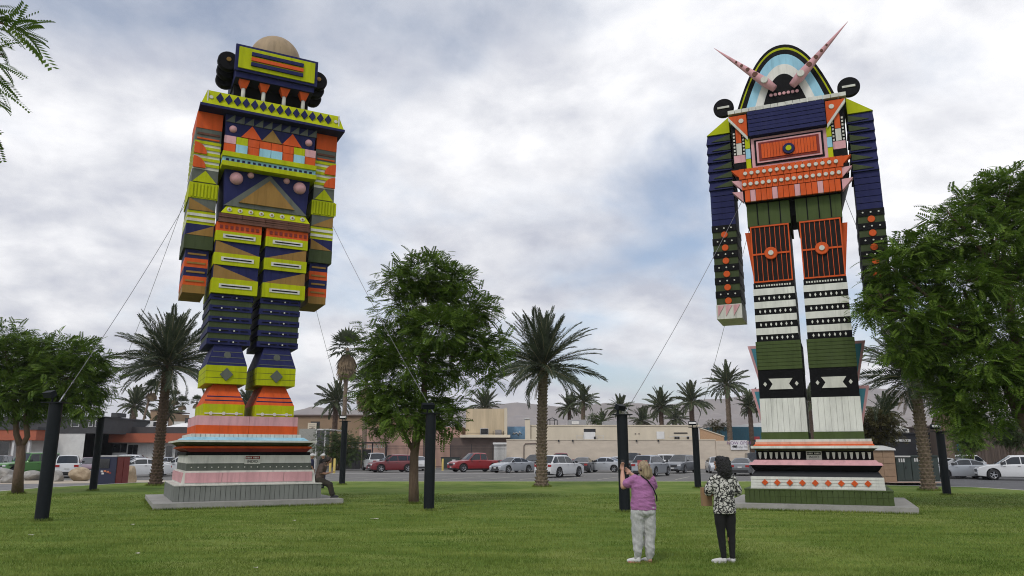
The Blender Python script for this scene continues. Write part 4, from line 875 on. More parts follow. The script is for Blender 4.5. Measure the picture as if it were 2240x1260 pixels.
# ---- broadleaf trees with feathery compound leaves
def leaf_template(ln=.38, pairs=7, w=.05, pin=.135):
    V = []; F = []
    for k in range(pairs):
        t = (k + .6) / pairs; p = np.array((ln * t, 0, -.25 * ln * t * t)); q = pin * (1 - .55 * abs(t - .4))
        for s in (-1, 1):
            v = np.array((.5, s, -.22)); v /= np.linalg.norm(v); sd = np.array((s * .9, -.5, 0)); sd /= np.linalg.norm(sd)
            b = len(V); V += [p, p + v * q * .5 + sd * w * .5, p + v * q, p + v * q * .5 - sd * w * .5]; F.append((b, b + 1, b + 2, b + 3))
    return np.array(V), np.array(F)
def scatter_leaves(name, lobes, n, tmpl, seed, shell=.55):
    """lobes: (centre, radii). leaves hang outward and down through each lobe's volume, denser to its surface, in twig bunches"""
    r = np.random.default_rng(seed); TV, TF = tmpl; vol = np.array([np.prod(l[1]) ** (2 / 3) for l in lobes]); pr = vol / vol.sum()
    nb = n // 7; li = r.choice(len(lobes), nb, p=pr); C = np.array([tuple(l[0]) for l in lobes])[li]; Rd = np.array([l[1] for l in lobes])[li]
    d = r.normal(size=(nb, 3)); d /= np.linalg.norm(d, axis=1)[:, None]; rad = shell + (1.08 - shell) * r.random(nb) ** .7; rad *= 1 + .16 * np.sin(d[:, 0] * 5 + li) * np.sin(d[:, 2] * 4 + 2 * li)
    wisp = r.random(nb) < .16; rad = np.where(wisp, 1.0 + .38 * r.random(nb) ** 1.5, rad)      # outer sprays
    Pb = C + d * rad[:, None] * Rd
    Pt = np.repeat(Pb, 7, 0) + r.normal(0, .19, (nb * 7, 3)) * np.array((1, 1, .75)); dd = np.repeat(d, 7, 0) + r.normal(0, .55, (nb * 7, 3)); dd[:, 2] = dd[:, 2] * .6 - .05
    m = len(Pt); X = dd / np.linalg.norm(dd, axis=1)[:, None]; up = np.tile((0, 0, 1.0), (m, 1)) + r.normal(0, .35, (m, 3)); Yx = np.cross(up, X); Yx /= np.linalg.norm(Yx, axis=1)[:, None]; Z = np.cross(X, Yx)
    sc = r.uniform(.7, 1.25, m)[:, None, None]
    V = (TV[None, :, 0:1] * X[:, None] + TV[None, :, 1:2] * Yx[:, None] + TV[None, :, 2:3] * Z[:, None]) * sc + Pt[:, None]
    F = TF[None] + (np.arange(m) * len(TV))[:, None, None]
    return npmesh(name, V.reshape(-1, 3), F.reshape(-1, 4))
def limbs(mb, start, ends, r0, rg, sub=4, tips=True):
    for e in ends:
        e = Vector(e); s = Vector(start); L = (e - s).length
        mid = s.lerp(e, .45) + Vector((rg.uniform(-.1, .1) * L, rg.uniform(-.1, .1) * L, -.06 * L)); pts = [s, s.lerp(mid, .5) + Vector((0, 0, .02 * L)), mid, mid.lerp(e, .55) + Vector((rg.uniform(-.06, .06) * L, 0, .03 * L)), e]
        mb.tube(pts, [r0, r0 * .75, r0 * .55, r0 * .36, r0 * .14], 7)
        for k in range(sub):
            t = rg.uniform(.4, .95); p = s.lerp(e, t); q = p + Vector((rg.uniform(-.9, .9), rg.uniform(-.9, .9), rg.uniform(-.15, .8))) * L * .3
            mb.tube([p, p.lerp(q, .5) + Vector((0, 0, .05)), q], [r0 * .25, r0 * .16, r0 * .05], 5)
def broad_tree(label, base, trunk_pts, trunk_r, fork, lobes, nleaf, leafm, seed, tmpl, shell=.5, group=None, name='shade_tree'):
    t = thing(name, label, 'tree', base, 0, group); rg = random.Random(seed); b = Vector(base)
    mb = MB()
    for pts, rr in zip(trunk_pts, trunk_r): mb.tube([Vector(p) - b for p in pts], rr, 12)
    lb = [(Vector(c) - b, r) for c, r in lobes]
    for k, (c, r) in enumerate(lb):
        f = min((Vector(q) - b for q in fork), key=lambda q: (q - c).length); limbs(mb, f, [c + Vector((0, 0, .1))], max(trunk_r[0][-1] * .5, .03), rg)
    build('trunk', mb, bark_t, t)
    rawobj('crown', scatter_leaves('crown', [(np.array(c), r) for c, r in lb], nleaf, tmpl, seed, shell), leafm, t)
    return t
def lobe(px, py, Y, rx, rz=None, ry=None):
    k = Y / FPX * 1.0; rz = rz or rx; return (at(px, py, Y), (rx * k * .80, (ry or (rx + rz) / 2) * k * .9, rz * k * .76))
T1 = leaf_template()
# middle tree
Y = 27.4; base = gz(905, 1102)
broad_tree('slender shade tree with green feathery crown between the two figures', base,
    [[base, at(905, 1050, Y), at(906, 1000, Y), at(912, 950, Y), at(925, 905, Y), at(928, 850, Y), at(930, 760, Y)], [at(906, 990, Y), at(893, 965, Y), at(878, 935, Y - .2), at(868, 905, Y - .3)]],
    [[.19, .165, .155, .15, .13, .11, .06], [.09, .07, .06, .04]], [at(928, 880, Y), at(930, 780, Y), at(930, 700, Y)],
    [lobe(935, 600, Y, 66, 46), lobe(870, 615, Y - .4, 52, 40), lobe(985, 620, Y + .3, 44, 44), lobe(905, 668, Y, 80, 50), lobe(1010, 680, Y, 58, 52), lobe(1045, 672, Y + .4, 42, 34), lobe(960, 720, Y - .7, 90, 52), lobe(868, 740, Y + .3, 66, 54), lobe(835, 775, Y, 46, 50), lobe(1040, 755, Y, 60, 50), lobe(1075, 770, Y - .2, 38, 34), lobe(905, 800, Y - .6, 80, 50), lobe(975, 800, Y + .5, 70, 46), lobe(1055, 822, Y + .2, 44, 30), lobe(840, 850, Y - .2, 62, 46), lobe(880, 900, Y - .5, 68, 44), lobe(845, 930, Y, 36, 26), lobe(950, 890, Y + .2, 52, 46), lobe(985, 925, Y, 32, 28), lobe(920, 925, Y - .5, 44, 26)],
    7400, leafA, 5, T1, .35)
# left tree with a forked trunk
Y = 33.5; base = gz(38, 1080)
broad_tree('shade tree with forked trunk in front of the green car at left', base,
    [[base, at(40, 1040, Y), at(45, 1005, Y), at(46, 975, Y)], [at(46, 978, Y), at(36, 950, Y), at(34, 910, Y), at(30, 860, Y)], [at(46, 978, Y), at(60, 955, Y), at(56, 915, Y), at(62, 860, Y)]],
    [[.24, .20, .19, .17], [.14, .12, .11, .06], [.13, .115, .11, .06]], [at(32, 880, Y), at(60, 880, Y)],
    [lobe(15, 735, Y, 46, 40), lobe(25, 790, Y + .4, 70, 44), lobe(-30, 800, Y, 60, 60), lobe(90, 775, Y, 50, 36), lobe(135, 775, Y + .3, 62, 44), lobe(185, 790, Y, 48, 46), lobe(150, 830, Y - .4, 70, 48), lobe(205, 840, Y + .2, 34, 44), lobe(30, 860, Y - .4, 76, 48), lobe(95, 850, Y + .5, 60, 50), lobe(185, 890, Y, 40, 30), lobe(120, 890, Y + .3, 50, 30), lobe(215, 800, Y, 30, 34), lobe(-20, 890, Y, 50, 40), lobe(60, 895, Y, 40, 24)],
    7600, leafA, 9, T1, .35)
# big right-hand tree
Y = 24.0
base = Vector((at(2300, 900, Y).x, Y, 0))
broad_tree('large spreading shade tree with dense crown at the right edge', base,
    [[base, at(2296, 1040, Y), at(2270, 960, Y), at(2225, 895, Y)], [at(2225, 900, Y), at(2190, 820, Y), at(2150, 740, Y), at(2110, 640, Y)], [at(2230, 895, Y), at(2230, 800, Y), at(2210, 680, Y), at(2200, 560, Y)]],
    [[.30, .27, .25, .22], [.15, .12, .10, .05], [.18, .15, .12, .06]], [at(2190, 820, Y), at(2150, 740, Y), at(2225, 760, Y), at(2205, 620, Y)],
    [lobe(2210, 410, Y, 62, 50), lobe(2130, 450, Y + .3, 62, 46), lobe(2250, 470, Y, 70, 60), lobe(2080, 478, Y, 44, 36), lobe(2180, 520, Y - .4, 86, 56), lobe(2080, 545, Y + .4, 72, 50), lobe(2005, 545, Y, 58, 38), lobe(1945, 588, Y - .3, 52, 36), lobe(2010, 605, Y + .2, 78, 50), lobe(2110, 620, Y - .5, 82, 56), lobe(2220, 620, Y + .3, 80, 60), lobe(1950, 640, Y, 58, 40), lobe(1905, 672, Y - .3, 34, 26), lobe(1990, 690, Y - .6, 66, 44), lobe(2080, 710, Y, 80, 52), lobe(2180, 720, Y - .4, 80, 56), lobe(2260, 740, Y, 60, 70), lobe(1985, 765, Y - .2, 62, 40), lobe(2060, 790, Y + .3, 70, 46), lobe(2150, 810, Y - .5, 80, 54), lobe(2225, 850, Y - .2, 60, 54), lobe(2100, 870, Y, 56, 44), lobe(2165, 905, Y + .2, 50, 36), lobe(2060, 855, Y + .6, 40, 34), lobe(2120, 925, Y, 30, 34), lobe(2300, 560, Y, 70, 120)],
    11500, leafB, 13, T1, .35)
# near tree whose twigs reach into the top left corner
Yn = 5.4; base = Vector((-5.6, 4.6, 0)); TN = leaf_template(.30, 14, .02, .06)
nt_ = thing('shade_tree', 'near tree with feathery twigs hanging into the top left corner', 'tree', base); mb = MB(); rg = random.Random(4)
mb.tube([Vector(p) - base for p in ((-5.6, 4.6, 0), (-5.55, 4.62, 1.4), (-5.3, 4.7, 2.8), (-5.0, 4.9, 4.2), (-4.7, 5.1, 5.4))], [.16, .13, .11, .08, .04], 10)
twigs = [(Vector((-4.8, 5.0, 5.0)), at(28, 60, Yn)), (Vector((-4.9, 4.95, 4.6)), at(8, 120, Yn)), (Vector((-5.0, 4.9, 4.2)), at(-15, 165, Yn)), (Vector((-5.0, 4.9, 4.2)), at(-30, 215, Yn))]
for a, c in twigs: mb.tube([a - base, a.lerp(c, .5) + Vector((0, 0, .12)) - base, c - base], [.03, .018, .006], 6)
build('trunk', mb, bark_t, nt_)
def place_leaf(o, d, sc):
    d = Vector(d).normalized(); y = Vector((0, 0, 1)).cross(d).normalized(); y = (Matrix.Rotation(rg.uniform(-.9, .9), 3, d) @ y); z = d.cross(y)
    return [tuple(Vector(o) - base + (d * v[0] + y * v[1] + z * v[2]) * sc) for v in TN[0]]
V = []; F = []
spots = [((28, 60), (118, 122)), ((30, 58), (98, 34)), ((28, 62), (104, 74)), ((10, 70), (60, 10)), ((-5, 95), (30, 135)), ((5, 60), (62, 95)), ((-5, 40), (40, 30)), ((-10, 135), (44, 176)), ((0, 140), (58, 156)), ((-12, 170), (32, 194)), ((-10, 185), (30, 220)), ((-14, 215), (30, 244)), ((-20, 20), (24, 20)), ((-10, 100), (20, 88)), ((-18, 60), (22, 66))]
for (p, q) in spots:
    for k in range(2):
        o = at(p[0] + rg.uniform(-4, 4), p[1] + rg.uniform(-4, 4), Yn + rg.uniform(-.12, .12)); e_ = at(q[0] + rg.uniform(-9, 9) * k, q[1] + rg.uniform(-9, 9) * k, Yn + rg.uniform(-.15, .15)); d = e_ - o; b0 = len(V)
        V += place_leaf(o, d, d.length / .30 * 1.0); F += [tuple(i + b0 for i in f) for f in TN[1]]
lobs = [(np.array(at(-190, 90, Yn)) - np.array(base), (.25, .4, .4)), (np.array((-.5, -.2, 6.4)), (.9, 1.0, .8)), (np.array((.0, .2, 5.0)), (.5, .6, .6))]
far = scatter_leaves('crown', lobs, 1500, TN, 8, .2); fv = np.zeros(len(far.vertices) * 3, np.float32); far.vertices.foreach_get('co', fv); fv = fv.reshape(-1, 3)
ff = np.arange(len(fv)).reshape(-1, 4) + len(V)
rawobj('crown', npmesh('crown', np.vstack([np.array(V), fv]), np.vstack([np.array(F), ff])), leafA, nt_)
# shrubs
def shrub(label, px, py, Y, rx, rz, n, m, seed, tm=None, parts=5):
    rg = random.Random(seed); c = at(px, py, Y); base = Vector((c.x, Y, GZ)); s = thing('leafy_shrub', label, 'shrub', base, 0, None); k = Y / FPX; mb = MB()
    lb = [(np.array((rg.uniform(-.6, .6) * rx * k, rg.uniform(-.4, .4) * rx * k, c.z - GZ + rg.uniform(-.5, .5) * rz * k)), (rx * k * .62, rx * k * .6, rz * k * .6)) for _ in range(parts)]
    for q, _ in lb: mb.tube([(q[0] * .1, q[1] * .1, 0), (q[0] * .5, q[1] * .5, q[2] * .5), tuple(q)], [.07, .05, .02], 6)
    build('stem', mb, bark_t, s); rawobj('crown', scatter_leaves('crown', lb, n, tm or leaf_template(.34, 4, .07, .14), seed, .4), m, s)
shrub('rounded green tree beside the entry shelter behind the slim post', 742, 965, 84, 46, 42, 2600, leafC, 31, parts=7)
shrub('rusty olive shrub right of the green pedestal', 1925, 945, 56, 42, 46, 2600, leafD, 32, parts=7)
shrub('green shrub against the brown board building at right edge', 2205, 962, 66, 34, 36, 1600, leafC, 33)
shrub('low dark shrub on the skyline beside distant roof units', 1300, 917, 118, 18, 12, 500, leafC, 34)
shrub('dark spiky shrub above the sloped tan wall', 1560, 935, 104, 24, 12, 600, leafD, 35)
shrub('bright green creeper beneath the big right tree', 2120, 960, 58, 26, 40, 1500, leafB, 36)
# palms standing on the lawn edge
g = gz(340, 1062); date_palm((g.x, g.y, 0), at(365, 800, g.y).z, 3.1, 'tall date palm with dark trunk left of the domed figure', 'date palms on the lawn', m=bark_d, lean=(at(367, 800, g.y).x - g.x, 0), seed=2)
g = gz(1185, 1065); date_palm((g.x, g.y, 0), at(1188, 806, g.y).z, 3.1, 'date palm with scaly trunk standing alone at centre of the lawn edge', 'date palms on the lawn', m=bark_p, lean=(at(1189, 806, g.y).x - g.x, 0), seed=5)
g = gz(2032, 1073); date_palm((g.x, g.y, 0), at(2000, 830, g.y).z, 3.1, 'date palm half hidden behind the large right-hand tree', 'date palms on the lawn', m=bark_p, lean=(at(1998, 830, g.y).x - g.x, 0), seed=8)
# palms beyond the lot: (px of crown, py of crown base, Y, px radius, trunk radius, bark, label)
far_palms = [(735, 880, 104, 50, .40, bark_d, 'short date palm above the brown building left of the fan palm'), (295, 888, 112, 44, .42, bark_p, 'date palm above the low shop roof left of the dark trunk'), (366, 905, 118, 36, .35, bark_d, 'small date palm behind the dark palm trunk'),
    (1275, 880, 128, 40, .40, bark_p, 'taller of the paired date palms above the cream parapet'), (1245, 893, 134, 38, .36, bark_d, 'shorter of the paired date palms above the cream parapet'), (1356, 895, 138, 34, .34, bark_d, 'date palm directly behind the black post top'), (1446, 892, 128, 46, .42, bark_d, 'stout date palm right of the black post'), (1512, 880, 124, 48, .46, bark_d, 'thick-trunked date palm above the slim post'),
    (1590, 842, 110, 54, .40, bark_p, 'tall date palm in front of the teal building'), (1640, 890, 106, 40, .36, bark_d, 'date palm beside the left leg of the horned figure'), (1936, 905, 110, 46, .36, bark_d, 'date palm rising behind the rusty shrub'), (1405, 922, 142, 34, .3, bark_d, 'low bushy date palm at the skyline between posts'), (1478, 918, 146, 32, .3, bark_d, 'low date palm between two stout palms'), (1318, 924, 146, 28, .28, bark_d, 'lowest date palm beside the skyline shrub'), (1060, 893, 130, 46, .35, bark_d, 'date palm peeking over the square cream block'), (540, 880, 116, 36, .35, bark_d, 'date palm seen between the legs of the domed figure'), (1770, 880, 118, 40, .35, bark_d, 'date palm seen between the legs of the horned figure')]
for i, (px, py, Y, pr, tr, bm_, lab) in enumerate(far_palms):
    c = at(px, py, Y); date_palm((c.x, Y, GZ), c.z - GZ, pr * 1.12 * Y / FPX, lab, 'palms beyond the parking lot', 'far', 36, tr, bm_, (0, 0), 40 + i, -30)
fans = [(760, 762, 100, 36, .28, 4.2, (0, 0), 'tall fan palm with shaggy dead skirt left of the middle tree'), (802, 835, 96, 32, .28, 3.6, (0, 0), 'shorter shaggy fan palm half hidden by the middle tree'), (382, 868, 150, 14, .22, .8, (0, 0), 'small fan palm nearest the dark palm trunk'), (400, 880, 150, 13, .22, .8, (.8, 0), 'leaning small fan palm right of the dark palm trunk'), (431, 878, 150, 12, .22, .8, (0, 0), 'small fan palm nearest the lime foot block'), (333, 850, 108, 18, .16, 1.2, (1.6, 0), 'thin leaning fan palm left of the dark palm trunk'), (2064, 880, 62, 40, .32, 1.6, (0, 0), 'fan palm trunk behind the right-hand post')]
for i, (px, py, Y, pr, tr, sk, ln, lab) in enumerate(fans):
    c = at(px, py, Y); fan_palm((c.x - ln[0], Y, GZ), c.z - GZ, lab, 'palms beyond the parking lot', pr * Y / FPX * 1.25, tr, sk, 60 + i, bark_p, ln)
# ================================================================== black steel posts, floodlights and guy cables
def cable_post(px, py, tx, ty, label, aim, r=.165):
    b = gz(px, py); h = at(tx, ty, b.y).z; p = thing('cable_post', label, 'post', b, 0, 'black guy posts on the lawn')
    mb = MB(); mb.tube([(0, 0, -.02), (0, 0, h)], r, 20); build('pole', mb, postm, p, sharp=40)
    mb = MB(); mb.box(-.30, .30, -.2, .2, h, h + .025); build('top_plate', mb, postm, p)
    f = thing_part('floodlight', p, (-.12, 0, h + .03), aim)
    mb = MB(); mb.box(-.02, .02, -.02, .02, 0, .16); build('bracket', mb, postm, f)
    mb = MB(); mb.box(-.20, .20, -.10, .05, .14, .30, Matrix.Rotation(R(-28), 4, 'X')); hd = build('lamp_housing', mb, postm, f)
    mb = MB(); mb.box(-.17, .17, -.055, -.05, .165, .275, Matrix.Translation((0, -.052, 0)) @ Matrix.Rotation(R(-28), 4, 'X')); build('lamp_glass', mb, framew, f)
    return b, h
def thing_part(name, parent, loc, rz):
    o = bpy.data.objects.new(name, None); COL.objects.link(o); o.parent = parent; o.location = loc; o.rotation_euler = (0, 0, rz); o.empty_display_size = .1; return o
posts = [cable_post(90, 1140, 122, 882, 'thick black post nearest the left edge with floodlight on top', R(150)), cable_post(203, 1073, 217, 914, 'black post beside the red and blue kiosk', R(20)), cable_post(748, 1060, 755, 922, 'distant slim black post right of the seated person', R(10)), cable_post(938, 1117, 945, 905, 'black post right beside the middle tree trunk', R(200)), cable_post(1367, 1120, 1357, 908, 'black post left of the person in purple', R(230)), cable_post(1527, 1068, 1520, 936, 'distant slim black post between the two standing people', R(-10)), cable_post(2072, 1083, 2055, 945, 'black post right of the scaly palm near the road', R(0))]
def local(Cx, Cy, yaw, u, w_, z):
    y = R(yaw); return Vector((Cx + u * math.cos(y) + w_ * math.sin(y), Cy + u * math.sin(y) - w_ * math.cos(y), z))
A1 = (-9.8, 28.2, 27.5); A2 = (10.27, 26.2, -23)
cabs = [(0, A1, (-2.70, .3, 10.9), 'steel guy cable from the leftmost post to the domed figure'), (1, A1, (-2.7, -.6, 11.4), 'steel guy cable from the kiosk-side post to the domed figure'), (2, A1, (1.2, -1.2, 12.0), 'steel guy cable down to the slim post right of the seated person'), (3, A1, (2.56, .3, 11.0), 'steel guy cable passing through the middle tree crown'), (4, A2, (-1.72, 1.0, 10.6), 'steel guy cable from the post by the person in purple to the horned figure'), (5, A2, (-1.4, -.8, 11.0), 'steel guy cable to the slim post between the standing people'), (6, A2, (1.6, -.3, 11.2), 'steel guy cable behind the large right-hand tree')]
for i, Af, (u, w_, z), lab in cabs:
    b, h = posts[i]; a = Vector((b.x + .08, b.y, h + .03)); e_ = local(*Af, u, w_, z); pts = []
    for k in range(9): t = k / 8; q = a.lerp(e_, t); q.z -= .5 * math.sin(PI * t) * .35; pts.append(q - a)
    c = thing('guy_cable', lab, 'cable', a, 0, 'guy cables'); mb = MB(); mb.tube(pts, .009, 5); build('wire', mb, steel, c)
    mb = MB(); mb.tube([pts[0], pts[0].lerp(pts[1], .25)], .02, 6); build('turnbuckle', mb, chrome, c)
# ================================================================== vehicles
def cpaint(name, rgb, metal=0.0): return mat('car_' + name, rgb, 0.32, 0.03, 2, metal=metal, coat=0.6)
CP = dict(white=cpaint('white', (.62, .63, .64)), silver=cpaint('silver', (.36, .38, .41), .35), grey=cpaint('grey', (.13, .14, .155), .3), black=cpaint('black', (.012, .012, .014)), red=cpaint('red', (.26, .014, .018)), maroon=cpaint('maroon', (.15, .012, .018)), green=cpaint('green', (.055, .20, .030)), mauve=cpaint('mauve', (.16, .085, .11)), pale=cpaint('pale_silver', (.45, .47, .50), .25))
SPEC = {  # L, W, wheel r, wheelbase fr/rr x, deck pts (x,z), greenhouse (rear base, rear roof, front roof, front base), roof z, roof half-width, belt panes
 'sedan': dict(L=4.65, W=1.80, r=.33, wx=(1.38, -1.33), deck=[(-2.32, .62), (-2.25, .90), (-1.72, 1.0), (-1.2, .98), (.9, .94), (1.0, .96), (1.7, .86), (2.2, .70), (2.32, .52)], gh=(-1.80, -.72, .22, 1.08), roof=1.43, rw=.56, panes=[(-1.28, -.52), (-.46, .42), (.46, .86)], zb=.20),
 'suv': dict(L=4.60, W=1.86, r=.37, wx=(1.38, -1.34), deck=[(-2.30, .66), (-2.24, 1.02), (-1.9, 1.06), (.9, 1.02), (1.05, 1.05), (1.75, .98), (2.2, .84), (2.30, .60)], gh=(-2.22, -1.62, .15, 1.06), roof=1.67, rw=.62, panes=[(-2.0, -1.35), (-1.28, -.36), (-.30, .52), (.56, .86)], zb=.25),
 'pickup': dict(L=5.40, W=1.94, r=.40, wx=(1.75, -1.55), deck=[(-2.70, .70), (-2.68, 1.12), (-1.0, 1.12), (.9, 1.10), (1.1, 1.13), (2.2, 1.06), (2.6, .92), (2.70, .66)], gh=(-1.0, -.82, .42, 1.18), roof=1.84, rw=.66, panes=[(-.84, -.18), (-.10, .70), (.72, .95)], zb=.34),
 'jeep': dict(L=4.50, W=1.88, r=.43, wx=(1.48, -1.35), deck=[(-2.2, .70), (-2.18, 1.14), (.55, 1.14), (.62, 1.16), (1.9, 1.08), (2.14, 1.02), (2.2, .62)], gh=(-2.17, -2.08, .25, .62), roof=1.86, rw=.74, panes=[(-2.0, -1.25), (-1.18, -.45), (-.38, .36)], zb=.45),
 'hatch': dict(L=4.45, W=1.76, r=.32, wx=(1.35, -1.32), deck=[(-2.22, .66), (-2.15, 1.0), (-1.7, 1.05), (.95, .96), (1.15, .97), (1.8, .82), (2.15, .66), (2.22, .5)], gh=(-2.05, -.75, .10, 1.35), roof=1.48, rw=.56, panes=[(-1.55, -.75), (-.68, .15), (.22, .92)], zb=.20)}
_wheel = {}
def wheel_meshes(r):
    if r in _wheel: return _wheel[r]
    t = MB(); t.lathe([(r * .62, -.11), (r * .9, -.11), (r, -.07), (r, .07), (r * .9, .11), (r * .62, .11)], 24, 'y'); tm = t.mesh('tyre'); tm.materials.append(rubber)
    m = MB(); m.lathe([(r * .64, .10), (r * .66, .02), (.01, .01)], 20, 'y')
    dk = m.mesh('hub_well'); dk.materials.append(blackpl)
    m = MB(); m.lathe([(r * .66, .105), (r * .58, .108), (r * .56, .07)], 24, 'y'); m.lathe([(.06, .095), (.001, .10)], 10, 'y')
    for k in range(5): m.box(-.028, .028, -.095, -.06, .03, r * .58, Matrix.Rotation(k * 2 * PI / 5 + .2, 4, 'Y'))
    rm = m.mesh('rim'); rm.materials.append(chrome)
    _wheel[r] = (tm, dk, rm); return _wheel[r]
_body = {}
def car_meshes(kind):
    if kind in _body: return _body[kind]
    S = SPEC[kind]; L, Wd, r = S['L'], S['W'], S['r']; gx = S['gh']; roof = S['roof']; rw = S['rw']; dx = [d[0] for d in S['deck']]; dz = [d[1] for d in S['deck']]
    hw = lambda x: (Wd / 2) * (1 - .16 * max(0, abs(x) / (L / 2) - .62) ** 2 / .1444)
    deck = lambda x: float(np.interp(x, dx, dz))
    def top(x):
        if x <= gx[0] or x >= gx[3]: return deck(x)
        return max(deck(x), float(np.interp(x, [gx[0], gx[1], (gx[1] + gx[2]) / 2, gx[2], gx[3]], [deck(gx[0]), roof - .03, roof, roof - .015, deck(gx[3])])))
    ar = r + .07
    def zbot(x):
        z = S['zb'] + (.05 if abs(x) > L / 2 - .25 else 0)
        for wx in S['wx']:
            d = abs(x - wx)
            if d < ar: z = max(z, r + math.sqrt(max(0, ar * ar - d * d)))
        return z
    xs = set([-L / 2, -L / 2 + .04, L / 2 - .04, L / 2] + dx + list(gx))
    for wx in S['wx']:
        for k in np.linspace(-1, 1, 11): xs.add(wx + ar * k * .999)
        xs.add(wx + ar + .001); xs.add(wx - ar - .001)
    for k in np.linspace(gx[0], gx[3], 9): xs.add(float(k))
    xs = sorted(x for x in xs if -L / 2 <= x <= L / 2); xs = [x for i, x in enumerate(xs) if i == 0 or x - xs[i - 1] > .0008]
    def sec(x):
        w_ = hw(x); zd = deck(x); zt = top(x); zb = min(zbot(x), zd - .06); g = (zt - zd) / (roof - 1.0 if roof > 1.2 else .4); g = min(1, max(0, g)); cab = zt > zd + .01
        mid = max(zb + .03, min(.62, zd - .1))
        we = w_ * .93 + (rw - w_ * .93) * g
        return [(w_ * .97, zb), (w_, max(zb + .02, min(zb + .12, mid - .01))), (w_ * 1.0, mid), (w_ * .985, zd - .035), (w_ * .93, zd), (we if cab else w_ * .80, zt - .04 * g if cab else zd + .012), ((we * .82) if cab else w_ * .45, zt + .0 if cab else zd + .028), (0, zt + .02 if cab else zd + .034)]
    mb = MB(); V = []; n = 15
    for x in xs:
        s = sec(x); row = [(x, -y, z) for y, z in s] + [(x, y, z) for y, z in s[-2::-1]]; V += row
    F = [(i * n + k, i * n + k + 1, (i + 1) * n + k + 1, (i + 1) * n + k) for i in range(len(xs) - 1) for k in range(n - 1)]
    F += [tuple(range(n)), tuple((len(xs) - 1) * n + k for k in range(n - 1, -1, -1))]
    mb.add(V, F, True); me = mb.mesh('body'); bm = bmesh.new(); bm.from_mesh(me); bmesh.ops.recalc_face_normals(bm, faces=bm.faces); bm.to_mesh(me); bm.free(); me.set_sharp_from_angle(angle=R(32))
    out = dict(body=me, panes=[], S=S)
    for a, b in S['panes']:
        for sd in (-1, 1):
            m = MB(); V = []; cols = 6
            for i in range(cols):
                x = a + (b - a) * i / (cols - 1); s = sec(x); p4, p5 = s[4], s[5]
                for t in (.10, .90): V.append((x, sd * (p4[0] + (p5[0] - p4[0]) * t + .012), p4[1] + (p5[1] - p4[1]) * t))
            m.add(V, [(2 * i, 2 * i + 2, 2 * i + 3, 2 * i + 1) for i in range(cols - 1)]); q = m.mesh('side_window'); q.materials.append(glass); out['panes'].append(('side_window', q))
    for nm, xa, xb in (('windscreen', gx[3], gx[2]), ('rear_window', gx[0], gx[1])):
        m = MB(); V = []; rows, cols = 5, 7; off = .012; dxn = (xa - xb); 
        for i in range(rows):
            t = .06 + .86 * i / (rows - 1); x = xa + (xb - xa) * t; s = sec(x); h = s[5][0] * .90
            for j in range(cols):
                y = -h + 2 * h * j / (cols - 1); z = float(np.interp(abs(y), [0, s[6][0], s[5][0]], [s[7][1], s[6][1], s[5][1]]))
                sl = math.copysign(1, dxn); V.append((x + sl * off * .8, y, z + off))
        m.add(V, [(i * cols + j, i * cols + j + 1, (i + 1) * cols + j + 1, (i + 1) * cols + j) for i in range(rows - 1) for j in range(cols - 1)]); q = m.mesh(nm); q.materials.append(glass); out['panes'].append((nm, q))
    def bxm(nm, m_, *boxes):
        m = MB()
        for b in boxes: m.box(*b)
        q = m.mesh(nm); q.materials.append(m_); return (nm, q)
    P_ = []; xf, xr = L / 2, -L / 2; df = deck(xf - .12); w_ = hw(xf)
    P_.append(bxm('underbody', blackpl, (xr + .25, xf - .25, -Wd * .40, Wd * .40, .20 if kind != 'jeep' else .4, .66)))
    P_.append(bxm('grille', blackpl, (xf - .05, xf + .012, -w_ * .55, w_ * .55, df - .30, df - .10), (xf - .05, xf + .015, -w_ * .72, w_ * .72, .28, .40)))
    for sd in (-1, 1):
        y0, y1 = sorted((sd * w_ * .62, sd * w_ * .98)); P_.append(bxm('head_lamp', lamp_w, (xf - .22, xf + .006, y0, y1, df - .17, df - .05)))
        zr = deck(xr + .12); wr = hw(xr); y0, y1 = sorted((sd * wr * .60, sd * wr * 1.0)); P_.append(bxm('tail_lamp', lamp_r, (xr - .008, xr + .16, y0, y1, zr - .22, zr - .06)))
        y0, y1 = sorted((sd * (Wd / 2 - .02), sd * (Wd / 2 + .16))); mx = gx[3] - .22; mz = deck(mx) + .06
        P_.append(('side_mirror', bxm('side_mirror', blackpl, (mx - .06, mx + .07, y0, y1, mz, mz + .13))[1]))
        for hx in S['panes'][-2:]:
            y0, y1 = sorted((sd * (hw(hx[0]) - .01), sd * (hw(hx[0]) + .016))); zz_ = deck(hx[0]) - .12; P_.append(bxm('door_handle', blackpl, (hx[0] + .04, hx[0] + .2, y0, y1, zz_, zz_ + .025)))
    P_.append(bxm('number_plate', framew, (xr - .02, xr + .02, -.16, .16, .62, .74))); P_.append(bxm('front_plate', framew, (xf - .01, xf + .022, -.16, .16, .42, .52)))
    P_.append(bxm('bumper', blackpl, (xr - .015, xr + .1, -hw(xr) * .9, hw(xr) * .9, .28, .46)))
    if kind == 'pickup': P_.append(bxm('bed_dark_slab', blackpl, (-2.58, -1.12, -.78, .78, 1.11, 1.152)))  # flat black slab on the closed bed, in place of a hollow
    if kind == 'jeep':
        for wx in S['wx']:
            for sd in (-1, 1): y0, y1 = sorted((sd * (Wd / 2 - .06), sd * (Wd / 2 + .10))); P_.append(bxm('fender_flare', blackpl, (wx - .52, wx + .52, y0, y1, .92, 1.0)))
        P_.append(bxm('spare_wheel_cover', blackpl, (xr - .2, xr, -.36, .36, .75, 1.45)))
    out['parts'] = P_; _body[kind] = out; return out
